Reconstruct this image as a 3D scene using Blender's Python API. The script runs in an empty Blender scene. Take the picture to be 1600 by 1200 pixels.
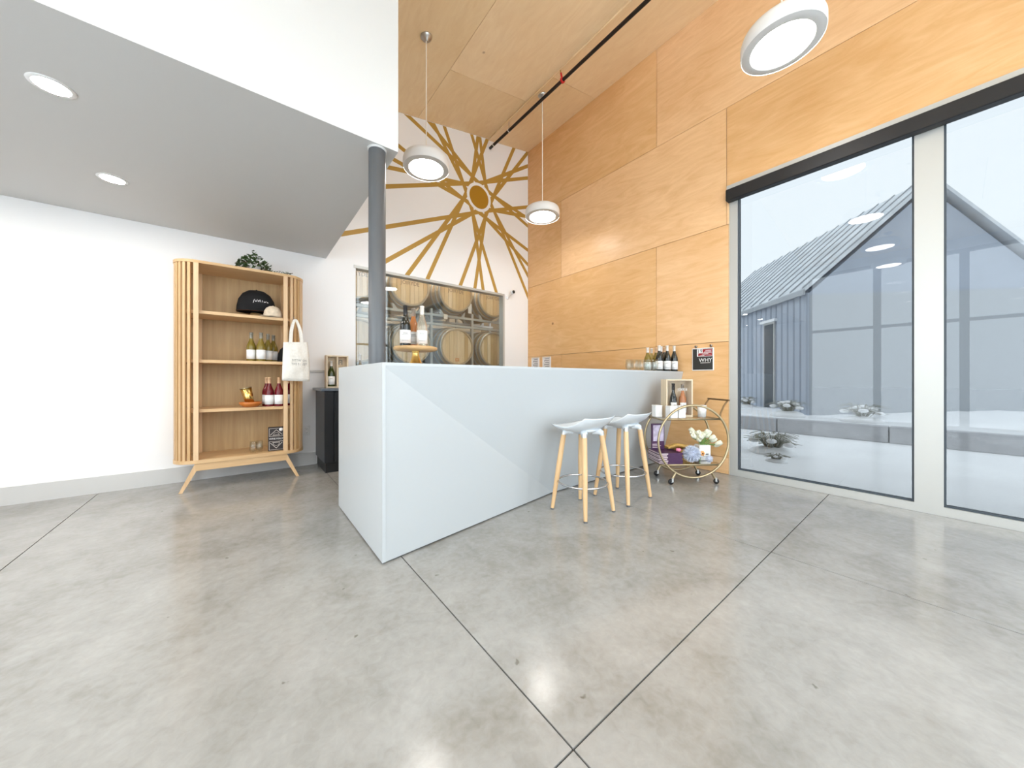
import bpy, bmesh, math, random
from math import sin, cos, pi, radians, sqrt, atan2
from mathutils import Vector, Matrix
random.seed(7)
SC = bpy.context.scene
COL = SC.collection

# ------------------------------------------------------------------ camera
cam_d = bpy.data.cameras.new('camera')
cam = bpy.data.objects.new('camera', cam_d); COL.objects.link(cam)
YAW = radians(51.75)                       # heading measured from +X towards +Y
cam.location = (0, 0, 1.0)
cam.rotation_euler = (pi/2, 0, YAW - pi/2)
cam_d.sensor_fit = 'HORIZONTAL'; cam_d.sensor_width = 36.0
cam_d.lens = 532.0/1600.0*36.0
cam_d.shift_y = -7.0/1600.0
cam_d.clip_start = 0.05; cam_d.clip_end = 300
SC.camera = cam

# ------------------------------------------------------------------ world, exposure
w = bpy.data.worlds.new('overcast'); SC.world = w; w.use_nodes = True
bg = w.node_tree.nodes['Background']
bg.inputs[0].default_value = (0.87, 0.93, 1.0, 1); bg.inputs[1].default_value = 3.9
SC.view_settings.view_transform = 'Standard'; SC.view_settings.look = 'None'
SC.view_settings.gamma = 1.0; SC.view_settings.use_curve_mapping = False
SC.view_settings.exposure = 0.78
SC.cycles.use_denoising = True
SC.cycles.max_bounces = 12; SC.cycles.diffuse_bounces = 9; SC.cycles.glossy_bounces = 4
SC.cycles.transmission_bounces = 8; SC.cycles.transparent_max_bounces = 24
SC.cycles.sample_clamp_indirect = 10.0
SC.cycles.caustics_reflective = False; SC.cycles.caustics_refractive = False
LAMP = 15.0                                # emission strength of the pendant diffusers

DOWN = 110.0                               # emission strength of the added soffit fill lights
def portal(name, loc, rot, sx, sy):        # sampling guide for the sky in a window opening
    l = bpy.data.lights.new(name, 'AREA'); l.shape = 'RECTANGLE'; l.size = sx; l.size_y = sy
    o = bpy.data.objects.new(name, l); COL.objects.link(o)
    o.location = loc; o.rotation_euler = rot; l.cycles.is_portal = True
portal('right_window_portal', (4.2, -0.6, 1.5), (0, pi/2, 0), 3.0, 4.0)
portal('added_window_portal', (-3.2, -.25, 1.79), (0, -pi/2, 0), 3.58, 4.7)
portal('front_window_portal', (1.73, -2.8, 2.4), (pi/2, 0, 0), 4.6, 4.8)

# ------------------------------------------------------------------ materials
def newmat(name):
    m = bpy.data.materials.new(name); m.use_nodes = True
    return m, m.node_tree, m.node_tree.nodes['Principled BSDF']
def mat(name, col, rough=0.5, metal=0.0, trans=0.0, ior=1.45, var=0.0, scale=20.0, emit=0.0, bump=0.0, coat=0.0):
    m, nt, b = newmat(name)
    b.inputs['Base Color'].default_value = (*col, 1)
    b.inputs['Roughness'].default_value = rough; b.inputs['Metallic'].default_value = metal
    b.inputs['Transmission Weight'].default_value = trans; b.inputs['IOR'].default_value = ior
    b.inputs['Coat Weight'].default_value = coat
    if emit:
        b.inputs['Emission Color'].default_value = (*col, 1); b.inputs['Emission Strength'].default_value = emit
    if var or bump:
        tc = nt.nodes.new('ShaderNodeTexCoord'); n = nt.nodes.new('ShaderNodeTexNoise')
        n.inputs['Scale'].default_value = scale; n.inputs['Detail'].default_value = 4
        nt.links.new(tc.outputs['Object'], n.inputs['Vector'])
        if var:
            r = nt.nodes.new('ShaderNodeValToRGB')
            r.color_ramp.elements[0].position = .3; r.color_ramp.elements[1].position = .7
            r.color_ramp.elements[0].color = (*[c*(1-var) for c in col], 1)
            r.color_ramp.elements[1].color = (*[min(1, c*(1+var)) for c in col], 1)
            nt.links.new(n.outputs['Fac'], r.inputs['Fac']); nt.links.new(r.outputs['Color'], b.inputs['Base Color'])
        if bump:
            bp = nt.nodes.new('ShaderNodeBump'); bp.inputs['Strength'].default_value = bump
            bp.inputs['Distance'].default_value = 0.01
            nt.links.new(n.outputs['Fac'], bp.inputs['Height']); nt.links.new(bp.outputs['Normal'], b.inputs['Normal'])
    return m

def wood(name, dark, light, stretch=(14, 1.2, 14), coord='Object', rough=0.4, tint=0.0, knots=False, grain=1.0, blotch=0.9, swirl=0.5):
    """streaky grain along the axis with the small stretch value"""
    m, nt, b = newmat(name); N, L = nt.nodes, nt.links
    if coord == 'Position':
        src = N.new('ShaderNodeNewGeometry').outputs['Position']
    else:
        src = N.new('ShaderNodeTexCoord').outputs['Object']
    oi = N.new('ShaderNodeObjectInfo')
    off = N.new('ShaderNodeVectorMath'); off.operation = 'MULTIPLY_ADD'
    cx = N.new('ShaderNodeCombineXYZ')
    for i in range(3): L.new(oi.outputs['Random'], cx.inputs[i])
    L.new(cx.outputs[0], off.inputs[0]); off.inputs[1].default_value = (7.3, 5.1, 9.7); L.new(src, off.inputs[2])
    mp = N.new('ShaderNodeMapping'); mp.inputs['Scale'].default_value = stretch
    L.new(off.outputs[0], mp.inputs['Vector'])
    n1 = N.new('ShaderNodeTexNoise'); n1.inputs['Scale'].default_value = grain; n1.inputs['Detail'].default_value = 6
    n1.inputs['Roughness'].default_value = .62; n1.inputs['Distortion'].default_value = swirl
    L.new(mp.outputs[0], n1.inputs['Vector'])
    n2 = N.new('ShaderNodeTexNoise'); n2.inputs['Scale'].default_value = blotch; n2.inputs['Detail'].default_value = 3
    L.new(off.outputs[0], n2.inputs['Vector'])
    a = N.new('ShaderNodeMath'); a.operation = 'MULTIPLY_ADD'; a.inputs[1].default_value = .55
    L.new(n1.outputs['Fac'], a.inputs[0])
    a2 = N.new('ShaderNodeMath'); a2.operation = 'MULTIPLY'; a2.inputs[1].default_value = .45
    L.new(n2.outputs['Fac'], a2.inputs[0]); L.new(a2.outputs[0], a.inputs[2])
    r = N.new('ShaderNodeValToRGB'); r.color_ramp.elements[0].position = .32; r.color_ramp.elements[1].position = .68
    r.color_ramp.elements[0].color = (*dark, 1); r.color_ramp.elements[1].color = (*light, 1)
    L.new(a.outputs[0], r.inputs['Fac'])
    out = r.outputs['Color']
    if tint:
        hv = N.new('ShaderNodeHueSaturation')
        mr = N.new('ShaderNodeMapRange'); mr.inputs['To Min'].default_value = 1-tint; mr.inputs['To Max'].default_value = 1+tint
        L.new(oi.outputs['Random'], mr.inputs['Value']); L.new(mr.outputs[0], hv.inputs['Value'])
        mr2 = N.new('ShaderNodeMapRange'); mr2.inputs['To Min'].default_value = 1+tint*1.2; mr2.inputs['To Max'].default_value = 1-tint*1.2
        L.new(oi.outputs['Random'], mr2.inputs['Value']); L.new(mr2.outputs[0], hv.inputs['Saturation'])
        L.new(out, hv.inputs['Color']); out = hv.outputs['Color']
    if knots:
        v = N.new('ShaderNodeTexVoronoi'); v.inputs['Scale'].default_value = 1.5
        L.new(off.outputs[0], v.inputs['Vector'])
        kr = N.new('ShaderNodeValToRGB'); kr.color_ramp.elements[0].position = .018; kr.color_ramp.elements[1].position = .04
        kr.color_ramp.elements[0].color = (.28, .15, .07, 1); kr.color_ramp.elements[1].color = (1, 1, 1, 1)
        L.new(v.outputs['Distance'], kr.inputs['Fac'])
        mx = N.new('ShaderNodeMix'); mx.data_type = 'RGBA'; mx.blend_type = 'MULTIPLY'; mx.inputs[0].default_value = .8
        L.new(out, mx.inputs[6]); L.new(kr.outputs['Color'], mx.inputs[7]); out = mx.outputs[2]
    L.new(out, b.inputs['Base Color']); b.inputs['Roughness'].default_value = rough
    return m

def glass(name, tint=(1, 1, 1), ior=1.52):
    m = bpy.data.materials.new(name); m.use_nodes = True; nt = m.node_tree; N, L = nt.nodes, nt.links
    N.clear()
    o = N.new('ShaderNodeOutputMaterial'); t = N.new('ShaderNodeBsdfTransparent'); g = N.new('ShaderNodeBsdfGlossy')
    f = N.new('ShaderNodeFresnel'); f.inputs['IOR'].default_value = ior; mx = N.new('ShaderNodeMixShader')
    t.inputs['Color'].default_value = (*tint, 1); g.inputs['Roughness'].default_value = 0.0
    ge = N.new('ShaderNodeNewGeometry'); sb = N.new('ShaderNodeMath'); sb.operation = 'SUBTRACT'; sb.inputs[0].default_value = 1.0
    L.new(ge.outputs['Backfacing'], sb.inputs[1]); mu = N.new('ShaderNodeMath'); mu.operation = 'MULTIPLY'   # reflect on the outer faces only
    L.new(f.outputs[0], mu.inputs[0]); L.new(sb.outputs[0], mu.inputs[1])
    L.new(mu.outputs[0], mx.inputs[0]); L.new(t.outputs[0], mx.inputs[1]); L.new(g.outputs[0], mx.inputs[2])
    L.new(mx.outputs[0], o.inputs['Surface'])
    return m

M = {}
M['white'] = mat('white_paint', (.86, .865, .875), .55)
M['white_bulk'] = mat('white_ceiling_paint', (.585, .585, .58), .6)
M['bar'] = mat('white_laminate', (.49, .52, .54), .32)
M['ply_wall'] = wood('birch_plywood_wall', (.68, .385, .165), (.86, .565, .31), (4.5, 1.1, 5.5), 'Position', .36, .07, True, 1.6, .9, 2.2)
M['ply_ceil'] = wood('birch_plywood_ceiling', (.81, .60, .35), (.93, .75, .49), (5, 1.3, 5), 'Position', .42, .05, True, 1.6, .9, 2.0)
M['gap'] = mat('dark_gap', (.13, .075, .035), .9)
M['gold'] = mat('ochre_paint', (.45, .265, .05), .5, coat=.15)
M['goldhub'] = mat('ochre_hub_paint', (.40, .205, .01), .45, coat=.15)
M['steelgrey'] = mat('dark_grey_steel_paint', (.105, .112, .122), .38)
M['alu'] = mat('aluminium_frame', (.50, .50, .48), .38, .25)
M['alu_dark'] = mat('dark_gasket', (.05, .065, .08), .5)
M['blind'] = mat('black_blind', (.012, .012, .014), .45)
M['black_pipe'] = mat('black_pipe', (.012, .008, .007), .4)
M['chrome'] = mat('chrome', (.56, .56, .57), .2, 1)
M['brushed'] = mat('brushed_metal', (.55, .54, .52), .35, 1)
M['lampwhite'] = mat('white_lamp_metal', (.80, .80, .80), .3)
M['lamprim'] = mat('pale_lamp_rim', (.62, .615, .60), .4)
M['cord'] = mat('white_cord', (.85, .80, .72), .5)
M['red'] = mat('red_paint', (.60, .02, .02), .4)
M['brass_old'] = mat('brass_sprinkler', (.55, .35, .12), .3, 1)
M['brass'] = mat('antique_brass', (.46, .37, .23), .33, .85)
M['brass_dark'] = mat('dark_bronze', (.20, .12, .055), .4, .7)
M['black'] = mat('black_plastic', (.012, .012, .013), .45)
M['cab'] = mat('charcoal_cabinet', (.016, .017, .020), .3)
M['worktop'] = mat('slate_worktop', (.10, .115, .14), .25, var=.2, scale=30)
M['seat'] = mat('pale_grey_plastic', (.66, .70, .735), .3)
M['beech'] = wood('beech_legs', (.62, .38, .185), (.78, .54, .30), (30, 30, 1.5), 'Object', .4)
M['shelfwood'] = wood('oak_shelf', (.54, .33, .15), (.75, .53, .30), (1.4, 22, 26), 'Object', .42)
M['shelfback'] = wood('oak_back_panel', (.42, .265, .115), (.62, .43, .215), (26, 22, 1.2), 'Object', .5)
M['slat'] = wood('oak_slats', (.54, .33, .15), (.74, .52, .30), (40, 40, 1.2), 'Object', .42, .08)
M['crate'] = wood('pale_pine', (.62, .49, .33), (.76, .64, .47), (20, 20, 2), 'Object', .5)
M['standwood'] = wood('acacia_stand', (.45, .25, .09), (.72, .48, .24), (4, 20, 20), 'Object', .4)
M['goldmetal'] = mat('gold_metal', (.80, .55, .18), .25, 1)
M['barrel'] = wood('oak_barrel', (.24, .165, .09), (.40, .29, .175), (16, 1.4, 16), 'Object', .6, .08)
M['barrelhead'] = wood('oak_barrel_head', (.47, .30, .145), (.68, .48, .27), (13, 13, 1.4), 'Object', .6, .12, grain=1.2)
M['hoop'] = mat('galvanised_hoop', (.34, .33, .30), .45, .7)
M['rack'] = mat('grey_rack_steel', (.36, .345, .32), .5, .3)
M['cellarwall'] = mat('taupe_cellar_wall', (.34, .275, .20), .8)
M['glass'] = glass('window_glass', (.97, .985, .98), 1.7)
M['frontglass'] = glass('front_glazing', (.84, .86, .86))  # slight tint put in to hold back the front daylight
M['tintglass'] = glass('added_dimming_glass', (.38, .39, .39))  # tint added to dim the bright outdoors seen through it
M['acrylic'] = glass('clear_acrylic', (.97, .97, .97), 1.25)
M['cleartumbler'] = glass('clear_drinking_glass', (.94, .955, .95), 1.75)
M['btl_dark'] = mat('dark_bottle_glass', (.008, .009, .007), .06, coat=.5)
M['btl_green'] = mat('green_bottle_glass', (.05, .07, .01), .07, trans=.35, coat=.4)
M['btl_rose'] = mat('rose_wine_glass', (.85, .32, .10), .05, trans=.55)
M['btl_white'] = mat('white_wine_glass', (.72, .62, .25), .05, trans=.6)
M['btl_olive'] = mat('olive_wine_glass', (.30, .22, .035), .05, trans=.4)
M['btl_red'] = mat('dark_rose_wine_glass', (.16, .006, .014), .06, trans=.2)
M['btl_clear'] = mat('clear_bottle_glass', (.86, .80, .66), .04, trans=.75)
M['label'] = mat('white_paper_label', (.84, .84, .84), .6)
M['ink'] = mat('grey_ink', (.20, .20, .20), .7)
M['foil'] = mat('pale_foil', (.78, .72, .66), .35, .2)
M['foil_dark'] = mat('dark_foil', (.02, .018, .018), .4)
M['foil_peach'] = mat('peach_foil', (.72, .46, .28), .35, .3)
M['canvas'] = mat('cream_canvas', (.80, .775, .72), .85, var=.05, scale=60, bump=.25)
M['capblack'] = mat('black_cotton', (.008, .008, .009), .9)
M['capbeige'] = mat('beige_cotton', (.62, .52, .40), .9, var=.15, scale=30)
M['redbrown'] = mat('red_brown_lining', (.16, .05, .02), .7)
M['leaf'] = mat('dark_green_leaf', (.045, .085, .025), .5, var=.5, scale=40)
M['stem'] = mat('brown_stem', (.12, .09, .05), .7)
M['terracotta'] = mat('amber_glaze', (.52, .16, .03), .3)
M['whitebox'] = mat('white_candle', (.84, .83, .81), .45)
M['navy'] = mat('black_book_cover', (.022, .016, .016), .4)
M['silverprint'] = mat('silver_print', (.58, .52, .48), .5)
M['purple'] = mat('purple_cover', (.055, .012, .06), .4)
M['lilac'] = mat('lilac_print', (.50, .44, .56), .5, var=.35, scale=18)
M['pagepink'] = mat('magazine_pages', (.74, .60, .62), .7)
M['maroon'] = mat('maroon_print', (.30, .006, .012), .5)
M['board'] = mat('blackboard_print', (.028, .026, .024), .35)
M['paper'] = mat('printed_paper', (.70, .66, .64), .6, var=.15, scale=60)
M['petalblue'] = mat('pale_blue_petal', (.62, .66, .76), .7)
M['petalwhite'] = mat('cream_petal', (.84, .84, .68), .6, var=.06, scale=40)
M['petalpeach'] = mat('peach_petal', (.80, .40, .14), .6)
M['petalpink'] = mat('pink_petal', (.85, .25, .38), .6)
M['greenstem'] = mat('green_stem', (.22, .36, .10), .5)
M['straw'] = mat('golden_straw', (.52, .31, .08), .55, var=.3, scale=50)
M['mirror'] = mat('bar_cart_mirror', (.78, .74, .68), .06, 1)
M['plate'] = mat('white_outlet_plastic', (.80, .80, .80), .4)
M['snow'] = mat('snow', (.93, .94, .95), .8, var=.05, scale=1.5, bump=.6)
M['siding'] = mat('blue_grey_metal_siding', (.40, .45, .53), .45, var=.05, scale=3)
M['roofmetal'] = mat('snowy_metal_roof', (.70, .74, .78), .5, var=.18, scale=2.2)
M['rib'] = mat('grey_roof_rib', (.40, .43, .46), .5)
M['concrete_ext'] = mat('pale_concrete', (.52, .53, .55), .8, var=.1, scale=4)
M['twig'] = mat('dry_grass', (.34, .34, .28), .8)
M['redtray'] = mat('red_tray', (.62, .05, .08), .4)

def lampmat():
    m, nt, b = newmat('lamp_diffuser')
    b.inputs['Base Color'].default_value = (.9, .9, .9, 1)
    b.inputs['Emission Color'].default_value = (1.0, .965, .92, 1); b.inputs['Emission Strength'].default_value = LAMP
    return m
M['lamp'] = lampmat()
M['spot'] = mat('added_downlight_lens', (1.0, .93, .84), .5, emit=DOWN)

def floormat():
    m, nt, b = newmat('polished_concrete'); N, L = nt.nodes, nt.links
    p = N.new('ShaderNodeNewGeometry').outputs['Position']
    def noise(s, d, dist=0.0):
        n = N.new('ShaderNodeTexNoise'); n.inputs['Scale'].default_value = s; n.inputs['Detail'].default_value = d
        n.inputs['Distortion'].default_value = dist; n.inputs['Roughness'].default_value = .6
        L.new(p, n.inputs['Vector']); return n.outputs['Fac']
    def madd(a, k, c):
        x = N.new('ShaderNodeMath'); x.operation = 'MULTIPLY_ADD'; x.inputs[1].default_value = k
        L.new(a, x.inputs[0])
        if isinstance(c, float): x.inputs[2].default_value = c
        else: L.new(c, x.inputs[2])
        return x.outputs[0]
    v = madd(noise(.9, 5, .6), .44, madd(noise(4.2, 8, .7), .33, madd(noise(28, 6, .5), .23, 0.0)))
    r = N.new('ShaderNodeValToRGB'); e = r.color_ramp.elements
    e[0].position = .36; e[0].color = (.235, .227, .207, 1); e[1].position = .64; e[1].color = (.40, .40, .392, 1)
    x = e.new(.5); x.color = (.325, .323, .312, 1)
    L.new(v, r.inputs['Fac'])
    # dark pits and small scars
    vo = N.new('ShaderNodeTexVoronoi'); vo.inputs['Scale'].default_value = 5.5
    wv = N.new('ShaderNodeTexNoise'); wv.inputs['Scale'].default_value = 30
    L.new(p, wv.inputs['Vector'])
    ad = N.new('ShaderNodeVectorMath'); ad.operation = 'MULTIPLY_ADD'; ad.inputs[1].default_value = (.05, .05, .05)
    L.new(wv.outputs['Color'], ad.inputs[0]); L.new(p, ad.inputs[2]); L.new(ad.outputs[0], vo.inputs['Vector'])
    vr = N.new('ShaderNodeValToRGB'); vr.color_ramp.elements[0].position = .03; vr.color_ramp.elements[1].position = .06
    vr.color_ramp.elements[0].color = (.45, .43, .38, 1); vr.color_ramp.elements[1].color = (1, 1, 1, 1)
    L.new(vo.outputs['Distance'], vr.inputs['Fac'])
    mx = N.new('ShaderNodeMix'); mx.data_type = 'RGBA'; mx.blend_type = 'MULTIPLY'; mx.inputs[0].default_value = .8
    L.new(r.outputs['Color'], mx.inputs[6]); L.new(vr.outputs['Color'], mx.inputs[7])
    L.new(mx.outputs[2], b.inputs['Base Color'])
    rr = N.new('ShaderNodeMapRange'); rr.inputs['From Min'].default_value = .35; rr.inputs['From Max'].default_value = .65
    rr.inputs['To Min'].default_value = .13; rr.inputs['To Max'].default_value = .22
    L.new(v, rr.inputs['Value']); L.new(rr.outputs[0], b.inputs['Roughness'])
    b.inputs['IOR'].default_value = 1.55
    return m
M['floor'] = floormat()

# ------------------------------------------------------------------ mesh builder
class MB:
    def __init__(s): s.v = []; s.f = []; s.mi = []; s.sm = []; s.mats = []
    def _m(s, m):
        if m not in s.mats: s.mats.append(m)
        return s.mats.index(m)
    def add(s, vs, fs, m, smooth=False):
        o = len(s.v); s.v += [tuple(p) for p in vs]; k = s._m(m)
        for f in fs:
            s.f.append(tuple(i+o for i in f)); s.mi.append(k); s.sm.append(smooth)
        return s
    def box(s, x0, x1, y0, y1, z0, z1, m):
        vs = [(x, y, z) for x in (x0, x1) for y in (y0, y1) for z in (z0, z1)]
        return s.add(vs, [(0,1,3,2), (4,6,7,5), (0,4,5,1), (2,3,7,6), (0,2,6,4), (1,5,7,3)], m)
    def bbox(s, x0, x1, y0, y1, z0, z1, m, b=.004):      # chamfered box
        bm = bmesh.new(); bmesh.ops.create_cube(bm, size=1)
        for v in bm.verts:
            v.co = Vector((x0+(v.co.x+.5)*(x1-x0), y0+(v.co.y+.5)*(y1-y0), z0+(v.co.z+.5)*(z1-z0)))
        bmesh.ops.bevel(bm, geom=bm.edges[:], offset=b, segments=1, affect='EDGES')
        return s.bm(bm, m)
    def bm(s, bm, m, smooth=False, mtx=None):
        bm.verts.index_update()
        vs = [(mtx @ v.co if mtx else v.co.copy()) for v in bm.verts]
        fs = [tuple(v.index for v in f.verts) for f in bm.faces]; bm.free()
        return s.add(vs, fs, m, smooth)
    def lathe(s, prof, m, seg=20, c=(0, 0, 0), axis='z', smooth=True, a0=0.0, a1=2*pi, mtx=None):
        full = abs(a1-a0-2*pi) < 1e-6; n = seg if full else seg+1
        vs = []; fs = []
        for i in range(n):
            a = a0+(a1-a0)*i/seg
            for r, z in prof:
                p = (r*cos(a), r*sin(a), z)
                if axis == 'y': p = (p[0], z, p[1])
                if axis == 'x': p = (z, p[0], p[1])
                p = Vector(p)
                if mtx: p = mtx @ p
                vs.append((p[0]+c[0], p[1]+c[1], p[2]+c[2]))
        k = len(prof)
        for i in range(seg):
            j = (i+1) % n
            for q in range(k-1):
                a_, b_, c_, d_ = i*k+q, j*k+q, j*k+q+1, i*k+q+1
                if prof[q][0] < 1e-6: fs.append((a_, c_, d_))
                elif prof[q+1][0] < 1e-6: fs.append((a_, b_, d_))
                else: fs.append((a_, b_, c_, d_))
        return s.add(vs, fs, m, smooth)
    def tube(s, pts, r, m, seg=8, closed=False, smooth=True, cap=True):
        pts = [Vector(p) for p in pts]; n = len(pts); vs = []; fs = []
        rr = r if isinstance(r, (list, tuple)) else [r]*n
        prev = None
        for i, p in enumerate(pts):
            if closed: t = pts[(i+1) % n]-pts[i-1]
            else: t = pts[min(i+1, n-1)]-pts[max(i-1, 0)]
            t.normalize()
            if prev is None:
                u = t.orthogonal().normalized()
            else:
                u = (prev - t*prev.dot(t)).normalized()
            prev = u; v = t.cross(u)
            for k in range(seg):
                a = 2*pi*k/seg; vs.append(p+rr[i]*(cos(a)*u+sin(a)*v))
        for i in range(n if closed else n-1):
            j = (i+1) % n
            for k in range(seg):
                l = (k+1) % seg
                fs.append((i*seg+k, i*seg+l, j*seg+l, j*seg+k))
        s.add(vs, fs, m, smooth)
        if cap and not closed:
            s.add(vs[:seg], [tuple(range(seg))[::-1]], m); s.add(vs[-seg:], [tuple(range(seg))], m)
        return s
    def prism(s, poly, axis, a, b, m):
        """extrude 2-D polygon along axis from a to b; poly coords are the other two axes in xyz order"""
        def P(q, t):
            if axis == 'x': return (t, q[0], q[1])
            if axis == 'y': return (q[0], t, q[1])
            return (q[0], q[1], t)
        n = len(poly); vs = [P(q, a) for q in poly]+[P(q, b) for q in poly]
        fs = [tuple(range(n)), tuple(range(2*n-1, n-1, -1))]
        fs += [(i, i+n, (i+1) % n+n, (i+1) % n) for i in range(n)]
        return s.add(vs, fs, m)
    def ball(s, c, r, m, seg=12, ring=8, mtx=None, smooth=True):
        prof = [(max(0, sin(pi*i/ring)), -cos(pi*i/ring)) for i in range(ring+1)]
        sc = r if isinstance(r, (list, tuple)) else (r, r, r)
        mt = Matrix.Diagonal((*sc, 1)); mt = (mtx @ mt) if mtx else mt
        return s.lathe(prof, m, seg, c, mtx=mt, smooth=smooth)
    def mesh(s, name):
        me = bpy.data.meshes.new(name); me.from_pydata(s.v, [], s.f)
        for m in s.mats: me.materials.append(m)
        me.polygons.foreach_set('material_index', s.mi); me.polygons.foreach_set('use_smooth', s.sm)
        bm = bmesh.new(); bm.from_mesh(me)
        bmesh.ops.recalc_face_normals(bm, faces=bm.faces[:]); bm.to_mesh(me); bm.free()
        me.update(); return me
    def build(s, name, parent=None, loc=None, rot=None):
        o = bpy.data.objects.new(name, s.mesh(name)); COL.objects.link(o)
        if parent is not None: o.parent = parent
        if loc: o.location = loc
        if rot: o.rotation_euler = rot
        return o

def thing(name, label, cat, loc=(0, 0, 0), rz=0.0, group=None, kind=None):
    o = bpy.data.objects.new(name, None); COL.objects.link(o); o.empty_display_size = .05
    o.location = loc; o.rotation_euler = (0, 0, rz)
    if kind: o['kind'] = kind
    if label: o['label'] = label
    if cat: o['category'] = cat
    if group: o['group'] = group
    return o
def tag(o, label, cat, group=None):
    o['label'] = label; o['category'] = cat
    if group: o['group'] = group
    return o
def struct(o): o['kind'] = 'structure'; return o
def sthing(name, loc=(0, 0, 0)):
    o = bpy.data.objects.new(name, None); COL.objects.link(o); o.location = loc; o['kind'] = 'structure'; return o
KIDS = {}
def copy_thing(root, loc, rz=None, label=None, group=None):
    r = root.copy(); COL.objects.link(r); r.location = loc
    if rz is not None: r.rotation_euler = (0, 0, rz)
    if label: r['label'] = label
    if group: r['group'] = group
    for ch in root.children:
        c_ = ch.copy(); COL.objects.link(c_); c_.parent = r
        for g in ch.children:
            d_ = g.copy(); COL.objects.link(d_); d_.parent = c_
    return r
def text_geo(body, size, spacing=1.0, res=2):
    """lettering as flat faces: list of (x, y) verts and faces, centred"""
    cu = bpy.data.curves.new('lettering', 'FONT'); cu.body = body; cu.size = size
    cu.align_x = 'CENTER'; cu.align_y = 'CENTER'; cu.resolution_u = res; cu.space_character = spacing
    ob = bpy.data.objects.new('lettering', cu); COL.objects.link(ob)
    bpy.context.view_layer.update()
    me = bpy.data.meshes.new_from_object(ob.evaluated_get(bpy.context.evaluated_depsgraph_get()))
    vs = [(v.co.x, v.co.y) for v in me.vertices]; fs = [tuple(p.vertices) for p in me.polygons]
    bpy.data.objects.remove(ob); bpy.data.curves.remove(cu); bpy.data.meshes.remove(me)
    return vs, fs
def add_text(mb, body, size, fn, m, spacing=1.0, xs=1.0):
    vs, fs = text_geo(body, size, spacing)
    return mb.add([fn(x*xs, y) for x, y in vs], fs, m)

# ------------------------------------------------------------------ dimensions
XW, YW = 4.005, 4.617            # plywood wall, back wall
XL, YF = -3.0, -2.6              # left wall, front (glazed) wall
CS, C0 = .188, 5.097-.188*4.005  # ceiling slope and height at X=0
cz = lambda x: C0+CS*x
BX, BY, BZ = .78, 2.17, 2.46     # upper volume: right face, front face, underside

# ------------------------------------------------------------------ setting: floor
fl = sthing('floor')
MB().box(XL-.1, XW+.1, YF-.1, YW+2.3, -.10, -.006, mat('joint_dark', (.05, .05, .048), .8)).build('subfloor', fl)
gx = [XL, -1.0, .70, 2.40, XW]; gy = [YF, -1.08, .62, 4.62]
g = .0028
for i in range(4):
    for j in range(3):
        x0 = gx[i]+(g if i else 0); x1 = gx[i+1]-(g if i < 3 else 0)
        y0 = gy[j]+(g if j else 0); y1 = gy[j+1]-(g if j < 2 else 0)
        MB().box(x0, x1, y0, y1, -.0058, 0, M['floor']).build('slab', fl)

# ------------------------------------------------------------------ setting: back wall with cellar window
WX0, WX1, WZ0, WZ1 = 1.105, 3.46, .96, 2.435
wb = sthing('wall_back')
b = MB()
b.prism([(XL, 0), (WX0, 0), (WX0, cz(WX0)), (XL, cz(XL))], 'y', YW, YW+.12, M['white'])
b.prism([(WX1, 0), (XW, 0), (XW, cz(XW)), (WX1, cz(WX1))], 'y', YW, YW+.12, M['white'])
b.prism([(WX0, WZ1), (WX1, WZ1), (WX1, cz(WX1)), (WX0, cz(WX0))], 'y', YW, YW+.12, M['white'])
b.box(WX0, WX1, YW, YW+.12, 0, WZ0, M['white'])
b.build('wall_surface', wb)

def clip(poly, a, b_, c_):               # keep a*x+b*z<=c
    out = []
    for i in range(len(poly)):
        p, q = poly[i], poly[(i+1) % len(poly)]
        dp, dq = a*p[0]+b_*p[1]-c_, a*q[0]+b_*q[1]-c_
        if dp <= 0: out.append(p)
        if dp*dq < 0:
            t = dp/(dp-dq); out.append((p[0]+(q[0]-p[0])*t, p[1]+(q[1]-p[1])*t))
    return out
HX, HZ = 2.966, 3.921                    # hub of the painted wheel
def stripe(poly, layer, m, name):
    y = YW-.0012-.00025*layer; xe = WX1+.013
    for lims in (((1, 0, xe), (0, -1, -(WZ1+.013))), ((-1, 0, -xe), (0, -1, -2.22))):   # above the window, and beside it
        q = poly
        for lim in lims+((-1, 0, -(BX+.002)), (1, 0, XW-.004), (-CS, 1, C0-.006)):
            q = clip(q, *lim) if len(q) > 2 else []
        if len(q) > 2: MB().prism(q, 'y', YW-.0002, y, m).build(name, wb)
nl = 0
for k in range(8):
    th = radians(45*k)
    for sgn in (1, -1):
        na = th+sgn*radians(22.5)
        nx, nz = HX+.312*cos(na), HZ+.312*sin(na)
        inner = {(0, 1): 11.6, (0, -1): 8.7, (1, 1): 11.0, (1, -1): 9.1, (2, 1): 8.3, (2, -1): 8.6, (5, 1): 7.2, (5, -1): 11.5, (7, 1): 6.5, (7, -1): 12.9}.get((k, sgn), 9.5)
        outer = {(7, 1): 15.3, (7, -1): 26.0}.get((k, sgn), 21.3)
        for q, dev in enumerate((inner, outer)):
            h = th-sgn*radians(dev)
            dx, dz = cos(h), sin(h); px_, pz_ = -dz*.0285, dx*.0285
            s0, s1 = -.13, 3.2
            stripe([(nx+dx*s0+px_, nz+dz*s0+pz_), (nx+dx*s0-px_, nz+dz*s0-pz_),
                    (nx+dx*s1-px_, nz+dz*s1-pz_), (nx+dx*s1+px_, nz+dz*s1+pz_)], nl % 4, M['gold'], 'painted_spoke')
            nl += 1
def circ(r, n=40, ph=0): return [(HX+r*cos(2*pi*i/n+ph), HZ+r*sin(2*pi*i/n+ph)) for i in range(n)]
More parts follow.
